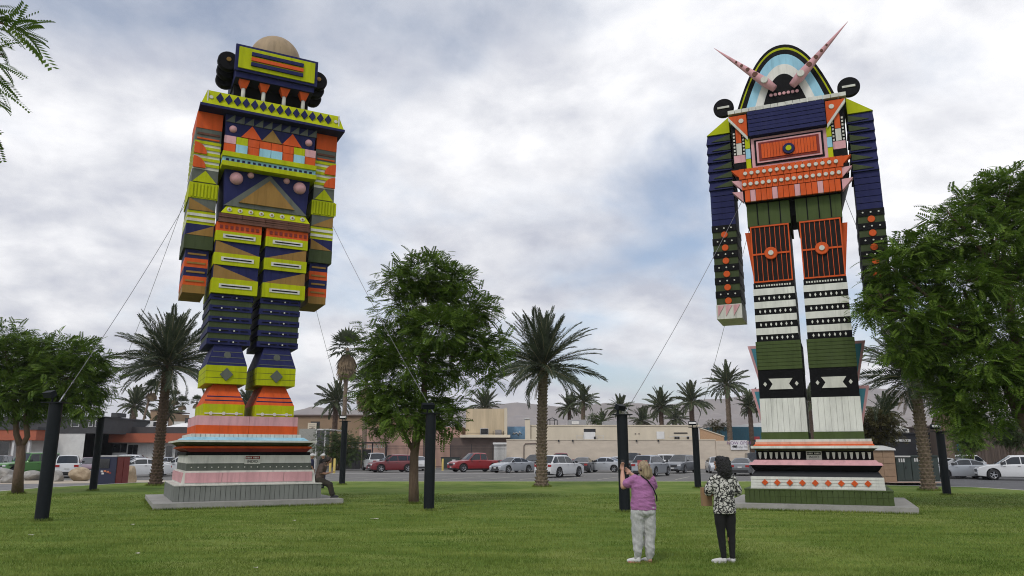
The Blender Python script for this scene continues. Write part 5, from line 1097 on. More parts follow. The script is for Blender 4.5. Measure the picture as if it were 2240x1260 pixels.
def car(kind, paint_, loc, heading, label, cat='car', group='vehicles parked in the lot', name='parked_car', detail=True):
    M_ = car_meshes(kind); c = thing(name, label, cat, loc, heading, group); S = M_['S']
    key = (kind, paint_)
    if key not in _body: b2 = M_['body'].copy(); b2.materials.clear(); b2.materials.append(CP[paint_]); _body[key] = b2
    rawobj('body', _body[key], None, c)
    for nm, q in M_['panes'] + M_['parts']: rawobj(nm, q, None, c)
    tm, dk, rm = wheel_meshes(S['r'])
    for wx in S['wx']:
        for sd in (-1, 1):
            o = rawobj('wheel', tm, None, c, (wx, sd * (S['W'] / 2 - .11), S['r']), (0, 0, 0 if sd < 0 else PI)); rawobj('rim', rm, None, o); rawobj('hub_well', dk, None, o)
    return c
LZ = -.115
def carpx(kind, paint_, px, py, hd, label, cat='car', name='parked_car', Y=None):
    g = gz(px, py, LZ) if Y is None else Vector((W(px, Y), Y, LZ)); car(kind, paint_, (g.x, g.y, LZ), R(hd), label, cat, name=name)
# heading: 0 = +X (right), 90 = away, -90 = towards the camera
carpx('suv', 'black', -8, 1030, -75, 'dark SUV at the left edge beside the green off-roader', 'car', Y=60)
carpx('jeep', 'green', 62, 1034, -112, 'bright green off-roader with black flared wheel arches behind the rocks', 'car', 'off_road_car', Y=60)
carpx('suv', 'white', 152, 1032, 118, 'white SUV seen from behind beside the green off-roader', Y=60)
carpx('hatch', 'mauve', 200, 1030, -60, 'mauve car half hidden behind the red and blue kiosk', Y=64)
carpx('sedan', 'white', 305, 1033, -140, 'white sedan with dark grille right of the red and blue kiosk', Y=61)
carpx('suv', 'silver', 270, 1030, -170, 'silver SUV behind the white sedan by the shop row', Y=76)
carpx('hatch', 'white', 232, 1030, -170, 'white hatchback behind the slim black post at left', Y=74)
carpx('hatch', 'grey', 316, 1030, 20, 'dark grey hatchback between white sedan and palm trunk', Y=72)
carpx('sedan', 'silver', 368, 1030, 60, 'silver sedan just right of the dark palm trunk', Y=78)
carpx('suv', 'white', 398, 1030, -150, 'white SUV disappearing behind the pink pedestal', Y=66)
carpx('pickup', 'white', 822, 1027, 112, 'white pickup truck with dark rear window by the gate canopy', 'truck', 'pickup_truck', Y=82)
carpx('suv', 'maroon', 858, 1032, -152, 'dark red SUV parked beside the white pickup', Y=75.5)
carpx('hatch', 'white', 914, 1028, 105, 'white hatchback partly hidden by the middle tree trunk', Y=82)
carpx('pickup', 'red', 1040, 1031, -150, 'red pickup truck with black grille parked by the iron fence', 'truck', 'pickup_truck', Y=77)
carpx('sedan', 'silver', 1121, 1032, -135, 'silver sedan facing the camera beside the red pickup', Y=74)
carpx('suv', 'black', 1172, 1030, -120, 'dark SUV behind the central palm trunk', Y=80)
carpx('suv', 'white', 1224, 1043, 52, 'white SUV seen from behind right of the central palm trunk', Y=61)
carpx('pickup', 'maroon', 1224, 1027, 178, 'maroon vehicle whose roof shows behind the white SUV', 'truck', 'pickup_truck', Y=86)
carpx('sedan', 'black', 1276, 1030, 75, 'black sedan seen from behind beside the white SUV', Y=75)
carpx('sedan', 'pale', 1322, 1029, 150, 'pale silver sedan right of the black sedan', Y=76)
carpx('pickup', 'black', 1382, 1029, -112, 'black pickup truck behind the post beside the person in purple', 'truck', 'pickup_truck', Y=78)
carpx('suv', 'silver', 1424, 1039, 58, 'silver SUV seen from behind above the person in purple', Y=63.5)
carpx('suv', 'grey', 1488, 1032, -122, 'grey SUV facing the camera behind the slim black post', Y=73)
carpx('hatch', 'pale', 1566, 1032, -98, 'pale silver hatchback facing the camera left of the curly-haired person', Y=73)
carpx('sedan', 'grey', 1622, 1034, 68, 'grey sedan seen from behind right of the curly-haired person', Y=66)
carpx('jeep', 'black', 1652, 1030, -100, 'black off-roader behind the white cornice of the green pedestal', 'car', 'off_road_car', Y=76)
carpx('suv', 'white', 1442, 1030, 175, 'white car roof between silver and grey SUVs', Y=85)
carpx('sedan', 'pale', 1345, 1030, 170, 'pale car behind the silver sedan near the beige wall', Y=86)
carpx('sedan', 'silver', 2096, 1040, -172 + 180 + 164, 'silver sedan on the street behind the right-hand post', Y=57)
carpx('suv', 'white', 2212, 1045, 158, 'white SUV parked at the right edge of the street', Y=54)
carpx('hatch', 'white', 2052, 1040, 165, 'white hatchback hidden behind palm trunk and right-hand post', Y=60)
carpx('suv', 'white', 2088, 1030, 170, 'white van roof behind the silver sedan', Y=70)
# ================================================================== people
class Body:
    def __init__(s): s.mb = MB()
    def cap(s, p0, r0, p1, r1, n=14):
        p0, p1 = Vector(p0), Vector(p1); d = (p1 - p0); L = max(d.length, 1e-5); d /= L; pts = []; rr = []
        for a in np.linspace(-PI / 2 + .05, 0, 5): pts.append(p0 + d * r0 * math.sin(a)); rr.append(r0 * math.cos(a))
        for a in np.linspace(0, PI / 2 - .05, 5): pts.append(p1 + d * r1 * math.sin(a)); rr.append(r1 * math.cos(a))
        s.mb.tube(pts, rr, n); return s
    def chain(s, pts):           # [(p, r), ...]
        for (a, ra), (b, rb) in zip(pts[:-1], pts[1:]): s.cap(a, ra, b, rb)
        return s
    def ell(s, c, r, M=None):
        c = Vector(c); vs = []; n, m = 16, 10
        for i in range(m + 1):
            a = -PI / 2 + PI * i / m; a = max(-PI / 2 + .02, min(PI / 2 - .02, a))
            for k in range(n):
                v = Vector((r[0] * math.cos(a) * math.cos(2 * PI * k / n), r[1] * math.cos(a) * math.sin(2 * PI * k / n), r[2] * math.sin(a)))
                vs.append(c + (M @ v if M else v))
        fs = [(i * n + k, i * n + (k + 1) % n, (i + 1) * n + (k + 1) % n, (i + 1) * n + k) for i in range(m) for k in range(n)] + [tuple(range(n - 1, -1, -1)), tuple(m * n + k for k in range(n))]
        s.mb.add(vs, fs, True); return s
    def loft(s, secs, n=24, power=2.3):      # [(cx, cy, z, rx, ry)]
        vs = []
        for cx_, cy_, z, rx, ry in secs:
            for k in range(n):
                a = 2 * PI * k / n; c_, s_ = math.cos(a), math.sin(a); q = (abs(c_) ** power + abs(s_) ** power) ** (-1 / power); vs.append((cx_ + rx * c_ * q, cy_ + ry * s_ * q, z))
        m = len(secs); fs = [(i * n + k, i * n + (k + 1) % n, (i + 1) * n + (k + 1) % n, (i + 1) * n + k) for i in range(m - 1) for k in range(n)] + [tuple(range(n - 1, -1, -1)), tuple((m - 1) * n + k for k in range(n))]
        s.mb.add(vs, fs, True); return s
    def hand(s, wrist, d, up, curl=.5, sz=1.0):
        """palm, four bent fingers of unequal length, and a thumb from the side of the palm; d = towards fingertips, up = palm normal"""
        wv = Vector(wrist); d = Vector(d).normalized(); up = Vector(up); up = (up - d * up.dot(d)).normalized(); sd = d.cross(up)
        s.chain([(wv, .026 * sz), (wv + d * .03 * sz, .028 * sz)])
        for k, ln in enumerate((.068, .076, .072, .058)):
            o = (k - 1.5) * .019 * sz; a = wv + d * .03 * sz + sd * o * .9; b = wv + d * .085 * sz + sd * o; s.cap(a, .013 * sz, b, .0105 * sz, 8)
            c = b + (d * math.cos(curl) + up * math.sin(curl)) * ln * .45 * sz; e_ = c + (d * math.cos(curl * 2) + up * math.sin(curl * 2)) * ln * .35 * sz; f = e_ + (d * math.cos(curl * 2.6) + up * math.sin(curl * 2.6)) * ln * .25 * sz
            s.cap(b, .0098 * sz, c, .009 * sz, 8); s.cap(c, .009 * sz, e_, .0082 * sz, 8); s.cap(e_, .0082 * sz, f, .0072 * sz, 8)
        a = wv + d * .025 * sz - sd * .026 * sz; b = a + (d * .5 - sd * .6 + up * .4).normalized() * .04 * sz; c = b + (d * .8 - sd * .1 + up * .5).normalized() * .032 * sz; s.cap(a, .013 * sz, b, .011 * sz, 8); s.cap(b, .0105 * sz, c, .008 * sz, 8); return s
    def mesh(s, name, vox=.009, smooth=4, fold=0.0, fscale=(9, 9, 5), seed=0, zlo=None):
        me = s.mb.mesh(name); o = bpy.data.objects.new('tmp', me); COL.objects.link(o)
        md = o.modifiers.new('r', 'REMESH'); md.mode = 'VOXEL'; md.voxel_size = vox; sm = o.modifiers.new('s', 'SMOOTH'); sm.iterations = smooth; sm.factor = .5
        dg_ = bpy.context.evaluated_depsgraph_get(); dg_.update(); m2 = bpy.data.meshes.new_from_object(o.evaluated_get(dg_)); bpy.data.objects.remove(o); m2.name = name
        if fold:
            n = len(m2.vertices); co = np.zeros(n * 3, np.float32); m2.vertices.foreach_get('co', co); co = co.reshape(-1, 3); no = np.zeros(n * 3, np.float32); m2.vertex_normals.foreach_get('vector', no); no = no.reshape(-1, 3)
            d = np.array([mnoise.fractal(Vector((p[0] * fscale[0] + .6 * p[2] * fscale[2] + seed, p[1] * fscale[1], p[2] * fscale[2])), .7, 2.1, 3) + .8 * (1 - abs(mnoise.noise(Vector((p[0] * fscale[0] * .7 + p[2] * 4 + seed, p[1] * 5, p[2] * fscale[2] * 1.5))) * 2)) for p in co])
            m2.vertices.foreach_set('co', (co + no * (d * fold)[:, None]).ravel())
        m2.polygons.foreach_set('use_smooth', [True] * len(m2.polygons)); m2.update(); return m2
skin1 = mat('skin_fair', (0.50, 0.285, 0.205), 0.55, 0.08, 8); skin2 = mat('skin_tan', (0.33, 0.175, 0.115), 0.55, 0.08, 8); hairb = mat('hair_blond', (0.11, 0.07, 0.04), 0.6, rgb2=(0.46, 0.36, 0.22), scale=26, stretch=(1, 1, .14), bump=.8, bscale=60, dist=.03); hairk = mat('hair_black', (0.006, 0.0055, 0.006), 0.55, 0.4, 40, .8, 60, dist=.04)
tee = mat('orchid_cotton', (0.34, 0.135, 0.30), 0.9, 0.13, 14, .3, 60); jog = mat('heather_grey_fleece', (0.43, 0.43, 0.425), 0.95, 0.2, 18, .3, 60); blackc = mat('black_cloth', (0.006, 0.006, 0.007), 0.9); shoe_w = mat('white_shoe', (0.62, 0.61, 0.60), 0.6); shoe_p = mat('coral_sole', (0.55, 0.20, 0.18), 0.6); kraft = mat('kraft_paper', (0.30, 0.185, 0.10), 0.85, 0.1, 6)
browncl = mat('brown_jersey', (0.085, 0.058, 0.048), 0.9, 0.15, 8); darkcl = mat('dark_camo', (0.016, 0.015, 0.011), 0.9, rgb2=(0.045, 0.036, 0.024), scale=9); navyc = mat('navy_cloth', (0.018, 0.02, 0.06), 0.9); capw = mat('white_cap', (0.66, 0.64, 0.66), 0.8)
def print_material():
    m = mat('black_white_print', (0.006, 0.006, 0.006), 0.85); t = m.node_tree; b = t.nodes['Principled BSDF']; co = t.nodes.new('ShaderNodeTexCoord'); mp_ = t.nodes.new('ShaderNodeMapping'); mp_.inputs['Scale'].default_value = (15, 9, 15); t.links.new(co.outputs['Object'], mp_.inputs[0])
    v = t.nodes.new('ShaderNodeTexVoronoi'); v.feature = 'DISTANCE_TO_EDGE'; v.inputs['Scale'].default_value = 1; t.links.new(mp_.outputs[0], v.inputs['Vector']); n = t.nodes.new('ShaderNodeTexNoise'); n.inputs['Scale'].default_value = 2.4; n.inputs['Detail'].default_value = 2; n.inputs['Distortion'].default_value = 1.5; t.links.new(mp_.outputs[0], n.inputs['Vector'])
    w1 = t.nodes.new('ShaderNodeMath'); w1.operation = 'MULTIPLY_ADD'; t.links.new(n.outputs[0], w1.inputs[0]); w1.inputs[1].default_value = 1.1; t.links.new(v.outputs[0], w1.inputs[2]); rp = t.nodes.new('ShaderNodeValToRGB'); rp.color_ramp.elements[0].position = .66; rp.color_ramp.elements[0].color = (.008, .008, .008, 1); rp.color_ramp.elements[1].position = .71; rp.color_ramp.elements[1].color = (.55, .54, .50, 1)
    t.links.new(w1.outputs[0], rp.inputs[0]); t.links.new(rp.outputs[0], b.inputs['Base Color']); return m
printm = print_material()
def shoe(parent, x, y, ang, m, sole, sz=1.0):
    b = Body(); d = Vector((math.sin(ang), math.cos(ang), 0)); o = Vector((x, y, 0)); b.chain([(o + Vector((0, 0, .05)), .042 * sz), (o + d * .07 + Vector((0, 0, .045)), .042 * sz), (o + d * .15 + Vector((0, 0, .032)), .036 * sz), (o + d * .19 + Vector((0, 0, .028)), .028 * sz)]); b.cap(o + Vector((0, 0, .085)), .04, o + Vector((0, 0, .05)), .042)
    s = rawobj('shoe', b.mesh('shoe', .008, 3), m, parent); mb = MB(); n = 16; out = []
    for k in range(n):
        a = 2 * PI * k / n; p = o + d * (.075 + .128 * math.cos(a)) + Vector((d.y, -d.x, 0)) * (.044 * sz * math.sin(a)); out.append((p.x, p.y))
    mb.zprism(out, 0.001, .024); build('sole', mb, sole, s); return s

# --- person in purple T-shirt taking a picture
g = gz(1412, 1232); pA = thing('person', 'person in purple T-shirt and grey sweatpants raising a phone', 'person', g, R(6))
b = Body()
b.loft([(0, 0, .78, .16, .12), (0, 0, .92, .165, .12), (0, 0, 1.08, .14, .10), (0, 0, 1.25, .16, .10), (0, 0, 1.36, .13, .08)])
b.chain([((.01, .0, 1.34), .058), ((.02, .01, 1.44), .05)]); b.ell((.03, .015, 1.49), (.076, .095, .112), Matrix.Rotation(R(-14), 3, 'X'))
b.chain([((-.15, 0, 1.32), .062), ((-.30, .10, 1.20), .05)]); b.chain([((-.30, .10, 1.20), .05), ((-.285, .20, 1.33), .042), ((-.27, .26, 1.44), .029)]); b.hand((-.27, .26, 1.44), (-.02, .05, 1), (.3, -1, 0), .35)
b.chain([((.16, 0, 1.32), .062), ((.20, .14, 1.16), .05)]); b.chain([((.20, .14, 1.16), .048), ((.06, .30, 1.28), .042), ((-.10, .36, 1.40), .028)]); b.hand((-.10, .36, 1.40), (-.7, .1, .6), (0, -1, 0), .4)
for x, fx in ((-.095, -.125), (.085, .075)): b.chain([((x, 0, .80), .09), ((x * 1.05, .01, .46), .06), ((fx, 0, .09), .04)]); b.cap((fx, 0, .05), .038, (fx, .12, .04), .03)
b.ell((.06, .118, 1.505), (.014, .022, .02)); b.ell((-.05, .01, 1.47), (.012, .02, .032)); b.ell((.11, .01, 1.47), (.012, .02, .032))
rawobj('body', b.mesh('body', .008, 4), skin1, pA)
b = Body(); b.loft([(0, .0, .83, .205, .155), (0, 0, .90, .205, .155), (0, 0, 1.05, .19, .145), (0, 0, 1.20, .195, .14), (0, 0, 1.30, .20, .125), (.005, 0, 1.37, .12, .08)]); b.chain([((-.13, 0, 1.31), .088), ((-.24, .06, 1.245), .082)]); b.chain([((.13, 0, 1.31), .088), ((.19, .08, 1.22), .08)])
rawobj('tshirt', b.mesh('tshirt', .009, 4, .011, (6, 6, 9), 2), tee, pA)
b = Body(); b.loft([(0, 0, .735, .15, .12), (0, 0, .78, .19, .15), (0, 0, .88, .185, .145)]); b.chain([((-.09, -.005, .80), .118), ((-.098, 0, .70), .112), ((-.108, .01, .46), .092), ((-.118, .0, .20), .072), ((-.122, 0, .10), .058)]); b.chain([((.08, -.005, .80), .118), ((.088, 0, .70), .112), ((.088, .01, .46), .094), ((.078, .0, .20), .072), ((.076, 0, .10), .058)])
rawobj('sweatpants', b.mesh('sweatpants', .009, 3, .014, (9, 9, 4), 7), jog, pA)
b = Body(); b.ell((.03, -.005, 1.505), (.092, .108, .115)); b.chain([((.035, -.06, 1.50), .085), ((.05, -.075, 1.40), .075), ((.07, -.07, 1.34), .05)]); b.chain([((-.02, -.05, 1.46), .055), ((-.01, -.07, 1.36), .035)]); b.chain([((.09, -.05, 1.47), .055), ((.115, -.05, 1.35), .04)]); b.chain([((.04, -.09, 1.45), .05), ((.02, -.10, 1.34), .028)])
rawobj('hair', b.mesh('hair', .008, 3, .007, (40, 40, 3), 4), hairb, pA)
mb = MB(); mb.tube([(-.07, -.01, 1.535), (-.05, .06, 1.575), (.0, .09, 1.60), (.06, .09, 1.60), (.11, .06, 1.575), (.13, -.01, 1.54)], .011, 6); mb.box(-.055, .02, .075, .095, 1.585, 1.625); mb.box(.04, .115, .075, .095, 1.585, 1.625); build('sunglasses', mb, mat('pink_plastic', (.35, .10, .10), .4), pA)
mb = MB(); mb.tube([(-.05, -.10, 1.385), (.05, -.135, 1.30), (.13, -.155, 1.18), (.19, -.13, 1.05), (.225, -.02, .97)], .011, 6); build('bag_strap', mb, blackc, pA)
b = Body(); b.ell((-.035, -.085, 1.47), (.038, .03, .03)); rawobj('hair_clip', b.mesh('hair_clip', .007, 1), mat('tortoise_plastic', (.06, .03, .022), .4), pA)
shoe(pA, -.12, -.01, R(-42), shoe_w, shoe_p); shoe(pA, .075, .02, R(-20), shoe_w, shoe_p)
ph = thing('phone', 'black phone held up by the person in purple', 'phone', g + Vector((-.262, .275, 1.50)), R(20)); mb = MB(); mb.box(-.012, .012, -.006, .072, -.03, .13); build('case', mb, blackpl, ph); mb = MB(); mb.box(-.0135, -.012, .0, .066, -.02, .12); build('screen', mb, glass, ph); mb = MB(); mb.tube([(0, .0, -.03), (.012, -.04, -.10), (.012, -.06, -.20), (.0, -.05, -.24)], .004, 5); build('wrist_strap', mb, blackc, ph)

# --- person with curly black hair and printed blouse
g = gz(1592, 1233); pB = thing('person', 'person with curly black hair in black-and-white printed blouse and black trousers', 'person', g, R(2))
b = Body(); b.loft([(0, 0, .78, .15, .11), (0, 0, .92, .155, .115), (0, 0, 1.1, .135, .10), (0, 0, 1.28, .16, .10), (0, 0, 1.38, .13, .08)])
b.chain([((0, .0, 1.36), .052), ((0, .015, 1.47), .048)]); Mh = Matrix.Rotation(R(52), 3, 'Z') @ Matrix.Rotation(R(14), 3, 'X'); b.ell((-.02, .02, 1.545), (.074, .097, .115), Mh)
fd = Mh @ Vector((0, 1, 0)); hc = Vector((-.02, .02, 1.545)); b.cap(hc + fd * .09 + Vector((0, 0, .005)), .014, hc + fd * .112 + Vector((0, 0, -.012)), .013, 8); b.ell(hc + fd * .086 + Vector((0, 0, -.045)), (.026, .018, .012)); b.ell(hc + fd * .08 + Vector((0, 0, -.085)), (.03, .026, .022)); b.ell(hc + fd * .088 + Vector((0, 0, .03)), (.04, .014, .012))
for s in (-1, 1): b.chain([((s * .16, 0, 1.33), .055), ((s * .235, .02, 1.12), .045)]); b.chain([((s * .235, .02, 1.12), .043), ((s * .20, .18, 1.06), .038), ((s * .14, .30, 1.08), .027)]); b.hand((s * .14, .30, 1.08), (-s * .5, .7, .1), (0, .2, -1), .7)
for x, fx in ((-.085, -.055), (.08, .085)): b.chain([((x, 0, .80), .085), ((x * .95, .01, .46), .055), ((fx, 0, .09), .036)]); b.cap((fx, 0, .05), .036, (fx, .12, .04), .03)
rawobj('body', b.mesh('body', .008, 4), skin2, pB)
b = Body(); b.loft([(0, 0, .78, .18, .135), (0, 0, .86, .178, .135), (0, 0, 1.02, .165, .125), (0, 0, 1.20, .18, .125), (0, 0, 1.32, .185, .115), (0, 0, 1.41, .10, .075)]); b.chain([((-.14, 0, 1.325), .082), ((-.232, .025, 1.17), .078), ((-.238, .05, 1.12), .07)]); b.chain([((.14, 0, 1.325), .082), ((.232, .025, 1.15), .078), ((.238, .05, 1.11), .07)])
rawobj('blouse', b.mesh('blouse', .009, 4, .005, (8, 8, 6), 3), printm, pB)
b = Body(); b.loft([(0, 0, .75, .13, .10), (0, 0, .80, .16, .12), (0, 0, .86, .155, .115)]); b.chain([((-.078, 0, .80), .098), ((-.084, 0, .68), .09), ((-.078, .01, .46), .066), ((-.055, 0, .10), .043)]); b.chain([((.075, 0, .80), .098), ((.082, 0, .68), .09), ((.088, .01, .46), .066), ((.086, 0, .10), .043)])
rawobj('trousers', b.mesh('trousers', .009, 3, .004, (9, 9, 6), 1), blackc, pB)
b = Body(); b.ell((.0, -.01, 1.57), (.105, .112, .12)); b.chain([((.02, -.03, 1.56), .115), ((.025, -.05, 1.46), .115), ((.035, -.06, 1.38), .08)]); b.ell((-.03, .02, 1.645), (.075, .08, .05)); rr = random.Random(3)
for k in range(46): a = rr.uniform(0, 2 * PI); z = rr.uniform(1.36, 1.66); b.ell((.02 + .105 * math.cos(a) * (1 if z < 1.58 else .8), -.045 - .085 * abs(math.sin(a)) + .04, z), (.028, .028, .022))
rawobj('hair', b.mesh('hair', .008, 2, .008, (45, 45, 45), 6), hairk, pB)
shoe(pB, -.055, .0, R(-50), shoe_w, shoe_w); shoe(pB, .088, .0, R(-8), shoe_w, shoe_w)
bg_ = thing('paper_bag', 'brown paper bag held in front of the curly-haired person', 'bag', g + Vector((-.235, .26, .88)), R(8)); mb = MB(); mb.frus((-.07, .09, -.05, .05, 0), (-.075, .095, -.04, .04, .30)); build('bag', mb, kraft, bg_); mb = MB(); mb.tube([(-.03, -.041, .27), (-.03, -.03, .36), (.05, -.03, .36), (.05, -.041, .27)], .004, 5); build('handle', mb, kraft, bg_)

# --- seated person on the pedestal ledge
o = local(-9.8, 28.2, 27.5, 2.34, 1.95, 0); pC = thing('person', 'person in brown shirt sitting on the grey pedestal ledge looking at a phone', 'person', o, R(8))
b = Body(); b.chain([((.0, 0, .84), .14), ((.03, 0, 1.02), .13), ((.09, 0, 1.22), .145), ((.16, 0, 1.34), .09)]); b.chain([((.17, 0, 1.36), .055), ((.24, 0, 1.43), .05)]); b.ell((.30, 0, 1.47), (.098, .078, .112), Matrix.Rotation(R(40), 3, 'Y')); b.cap((.385, 0, 1.42), .014, (.395, 0, 1.40), .012, 8)
for s in (-1, 1): b.chain([((.08, s * .17, 1.30), .055), ((.06, s * .21, 1.05), .045)]); b.chain([((.06, s * .21, 1.05), .043), ((.22, s * .14, 1.02), .038), ((.34, s * .06, 1.05), .027)]); b.hand((.34, s * .06, 1.05), (1, -s * .3, .1), (0, 0, 1), .5); b.chain([((.0, s * .1, .82), .09), ((.36, s * .13, .64), .068), ((.48, s * .13, .30), .04)]); b.cap((.48, s * .13, .25), .04, (.60, s * .13, .235), .03)
rawobj('body', b.mesh('body', .009, 4), skin2, pC)
b = Body(); b.chain([((-.01, 0, .80), .165), ((.02, 0, 1.02), .155), ((.08, 0, 1.22), .165), ((.15, 0, 1.34), .10)])
for s in (-1, 1): b.chain([((.08, s * .15, 1.28), .085), ((.065, s * .205, 1.10), .075)])
rawobj('shirt', b.mesh('shirt', .01, 4, .007, (8, 8, 8), 1), browncl, pC)
b = Body(); b.ell((-.01, 0, .80), (.16, .19, .11))
for s in (-1, 1): b.chain([((.0, s * .1, .80), .115), ((.37, s * .13, .64), .092), ((.47, s * .13, .32), .075)])
rawobj('trousers', b.mesh('trousers', .01, 3, .007, (8, 8, 8), 2), darkcl, pC)
b = Body(); b.ell((.275, 0, 1.495), (.105, .092, .112), Matrix.Rotation(R(40), 3, 'Y')); b.chain([((.20, 0, 1.47), .07), ((.10, 0, 1.38), .06), ((.03, 0, 1.26), .05)]); rawobj('hair', b.mesh('hair', .009, 3, .006, (30, 30, 30), 2), mat('hair_dark_brown', (.016, .009, .007), .6, .3, 30), pC)
for s in (-1, 1): shoe(pC, .47, s * .13, R(90), blackpl, blackpl).location = (0, 0, .2)
ph = thing('phone', 'phone in the hands of the seated person', 'phone', o + Vector((.43, .06, 1.07)), R(8)); mb = MB(); mb.box(-.03, .10, -.035, .035, 0, .012); build('case', mb, blackpl, ph); mb = MB(); mb.box(-.025, .095, -.032, .032, .012, .0135); build('screen', mb, glass, ph)

# --- two people with white caps beyond the pedestal
def bystander(px, Y, rz, lab, topm):
    p = thing('person', lab, 'person', (W(px, Y), Y, 0), rz, 'people in white caps'); b = Body(); b.loft([(0, 0, .80, .15, .11), (0, 0, 1.1, .14, .10), (0, 0, 1.36, .16, .09), (0, 0, 1.42, .09, .07)]); b.chain([((0, 0, 1.4), .052), ((0, .01, 1.5), .05)]); b.ell((0, .02, 1.57), (.076, .096, .115)); b.cap((0, .115, 1.57), .014, (0, .125, 1.555), .012, 8)
    for s in (-1, 1): b.chain([((s * .17, 0, 1.37), .05), ((s * .22, .02, 1.12), .042), ((s * .20, .12, .92), .03)]); b.hand((s * .20, .12, .92), (0, .4, -1), (0, 1, 0), .4); b.chain([((s * .09, 0, .82), .085), ((s * .095, .01, .46), .058), ((s * .1, 0, .08), .04)]); b.cap((s * .1, 0, .05), .04, (s * .1, .14, .04), .03)
    rawobj('body', b.mesh('body', .010, 4), skin2, p); b = Body(); b.loft([(0, 0, .84, .175, .13), (0, 0, 1.1, .17, .125), (0, 0, 1.34, .19, .115), (0, 0, 1.44, .10, .08)])
    for s in (-1, 1): b.chain([((s * .15, 0, 1.36), .075), ((s * .215, .01, 1.18), .07)])
    rawobj('shirt', b.mesh('shirt', .011, 3, .006), topm, p); b = Body(); b.loft([(0, 0, .76, .14, .10), (0, 0, .88, .165, .12)])
    for s in (-1, 1): b.chain([((s * .09, 0, .78), .095), ((s * .1, 0, .12), .06)])
    rawobj('trousers', b.mesh('trousers', .011, 3, .006), navyc, p); b = Body(); b.ell((0, .01, 1.625), (.092, .108, .085)); b.cap((0, .10, 1.62), .05, (0, .15, 1.61), .045); rawobj('cap', b.mesh('cap', .009, 2), capw, p)
    for s in (-1, 1): shoe(p, s * .1, 0, 0, blackpl, blackpl)
bystander(683, 37.5, R(-80), 'bystander in white cap half hidden behind the grey pedestal', navyc); bystander(708, 39, R(60), 'bystander in white cap behind the seated person', blackc)
# ================================================================== small things
rockm = mat('grey_rock', (0.20, 0.195, 0.185), 0.95, rgb2=(0.40, 0.38, 0.35), scale=3, bump=0.5, bscale=10); rockt = mat('tan_rock', (0.28, 0.21, 0.135), 0.95, rgb2=(0.46, 0.37, 0.26), scale=3, bump=0.5, bscale=10)
def rock(px, py, wpx, hpx, m, label, seed, Y):
    k = Y / FPX; bm = bmesh.new(); bmesh.ops.create_icosphere(bm, subdivisions=3, radius=1); g = Vector((W(px, Y), Y, -.12)); sx_, sz_ = wpx * k / 2, hpx * k
    r = random.Random(seed); pl = [(Vector((r.gauss(0, 1), r.gauss(0, 1), r.gauss(0, .8))).normalized(), r.uniform(.62, .9)) for _ in range(11)]
    for v in bm.verts:
        p = v.co.copy()
        for n_, d_ in pl:
            e_ = p.dot(n_) - d_
            if e_ > 0: p -= n_ * e_
        p += p.normalized() * .05 * mnoise.noise(p * 3 + Vector((seed, 0, 0))); v.co = Vector((p.x * sx_ * 1.12, p.y * sx_ * .9, p.z * sz_ * .62 + sz_ * .42))
    me = bpy.data.meshes.new('rock'); bm.to_mesh(me); bm.free(); o = rawobj('landscape_rock', me, m, None, g); tag(o, label, 'rock', 'rocks along the driveway')
rock(8, 1045, 66, 30, rockm, 'pale grey rock at the left edge under the dark SUV', 1, 50.5); rock(-20, 1045, 50, 22, rockm, 'grey rock cut by the left edge of the picture', 8, 50); rock(76, 1035, 42, 20, rockm, 'low grey rock in front of the green off-roader', 2, 53.5); rock(130, 1040, 34, 23, rockm, 'grey rock just right of the thick black post', 3, 51.5); rock(180, 1038, 42, 28, rockt, 'pale tan rock in front of the white SUV', 4, 52.5); rock(268, 1035, 28, 14, rockm, 'small grey rock beside the red kiosk', 5, 54); rock(289, 1052, 34, 34, rockt, 'brown tan rock left of the dark palm trunk', 6, 49.6); rock(25, 1055, 30, 16, rockm, 'small grey rock beside the forked trunk', 7, 48.8)
# kiosk
Y = 45.6; g = gz(226, 1056, 0); ks = thing('vending_kiosk', 'dark blue and red vending kiosk at the lawn corner', 'kiosk', (W(238, Y), Y, -.1), R(-12), None)
kb = mat('kiosk_blue', (.012, .016, .045), .4); kr = mat('kiosk_red', (.20, .022, .018), .45)
mb = MB(); mb.box(-.62, .62, 0, 1.1, 0, 1.62); build('cabinet', mb, kr, ks); mb = MB(); mb.box(-.64, .64, -.06, -.001, .02, 1.64); build('front_panel', mb, kb, ks); mb = MB(); mb.box(-.5, .2, -.09, -.061, .95, 1.5); build('screen', mb, winglass, ks); mb = MB(); mb.box(-.66, .66, -.08, 1.12, 1.62, 1.68); build('roof', mb, framew, ks)
for k in range(2): mb = MB(); mb.box(.621, .64, .04 + k * .53, .52 + k * .53, .06, 1.56); build('side_panel', mb, kr, ks)
for k, (x, z, m_) in enumerate(((-.35, .82, framew), (-.15, .84, mat('kiosk_orange', (.5, .16, .06), .5)), (.05, .80, MATS['kiosk_orange']), (-.28, .70, framew), (.2, .74, kr))): mb = MB(); mb.box(x, x + .16, -.068, -.061, z - .1, z); build('printed_label', mb, m_, ks)
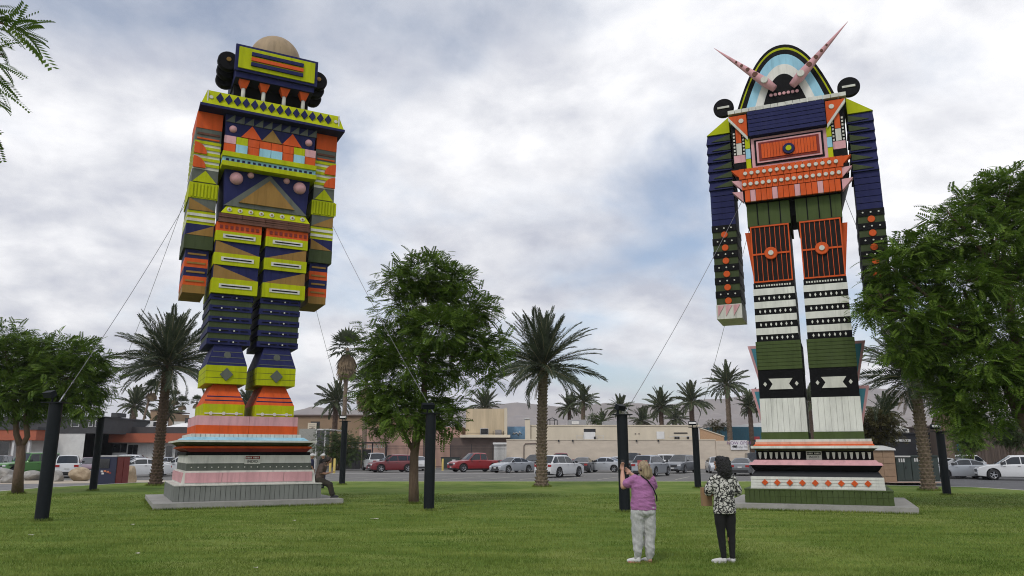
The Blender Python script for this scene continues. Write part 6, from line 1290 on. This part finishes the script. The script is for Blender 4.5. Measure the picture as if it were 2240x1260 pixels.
# bollards and delineator
def bollard(px, py, h, label, Y):
    b = thing('bollard', label, 'bollard', (W(px, Y), Y, -.12), 0, 'yellow bollards'); mb = MB(); mb.lathe([(.11, 0), (.11, h - .06), (.09, h - .01), (.001, h)], 14); build('post', mb, mat('yellow_paint', (.58, .44, .12), .6), b); mb = MB(); mb.lathe([(.17, 0), (.16, .04), (.112, .05)], 14); build('base', mb, concrete, b)
bollard(724, 1034, 1.35, 'yellow bollard left of the pair beside the seated person', 70); bollard(733, 1034, 1.35, 'yellow bollard right of the pair beside the seated person', 70); bollard(969, 1027, 1.25, 'pale yellow bollard left of the red pickup', 80); bollard(951, 1027, 1.2, 'yellow bollard in front of the iron fence behind the post', 87)
dl = thing('delineator_post', 'orange plastic delineator post behind the black post', 'traffic post', (W(1361, 50), 50, -.12)); mb = MB(); mb.lathe([(.07, .05), (.06, 1.1), (.075, 1.12), (.06, 1.16), (.03, 1.2), (.001, 1.2)], 14); om_ = mat('safety_orange', (.62, .09, .035), .5); build('post', mb, om_, dl); mb = MB(); mb.lathe([(.2, 0), (.2, .05), (.07, .08)], 12); build('base', mb, rubber, dl); mb = MB(); mb.lathe([(.068, .8), (.068, .9)], 14); build('reflective_band', mb, framew, dl)
dl.location = (W(1361, 48.0), 49.4, -.12)
# bins behind the fence corner
for px, lab in ((986, 'dark green dumpster left of the red pickup'),):
    d = thing('dumpster', lab, 'dumpster', (W(px, 88), 88, -.12)); mb = MB(); mb.frus((-.9, .9, -.6, .6, .1), (-1.05, 1.05, -.7, .7, 1.3)); build('bin', mb, utg, d); mb = MB(); mb.box(-1.08, 1.08, -.73, .73, 1.3, 1.38); build('lid', mb, blackpl, d); mb = MB(); mb.box(.2, .6, -.69, -.67, .9, 1.1); build('sticker', mb, framew, d)
# litter and fallen leaves on the grass
for i, (px, py, s) in enumerate(((290, 1150, .07), (300, 1214, .06), (643, 1141, .07), (820, 1137, .16), (560, 1246, .06), (68, 1173, .10))):
    g = gz(px, py); mb = MB(); n = 7; s = s * .62; pts = [(s * (1 + .4 * math.sin(3 * a + i)) * math.cos(a), s * .5 * math.sin(a), .03 + .008 * math.sin(2 * a)) for a in np.linspace(0, 2 * PI, n, endpoint=False)]; mb.add(pts + [(p[0], p[1], p[2] + .006) for p in pts], [tuple(range(n - 1, -1, -1)), tuple(range(n, 2 * n))] + [(k, (k + 1) % n, (k + 1) % n + n, k + n) for k in range(n)])
    lab = ['pale leaf scrap on the grass above the lowest scrap at left', 'pale leaf scrap on the grass near bottom left', 'small pale scrap on the grass right of the grey pedestal', 'largest pale twig scrap on the grass in front of the middle tree', 'small white scrap near the bottom edge of the lawn', 'faint pale scrap on the grass below the leftmost post'][i]
    o = build('leaf_scrap', mb, mat('dry_leaf', (.45, .43, .34), .8), None, g); tag(o, lab, 'leaf', 'pale scraps on the lawn')
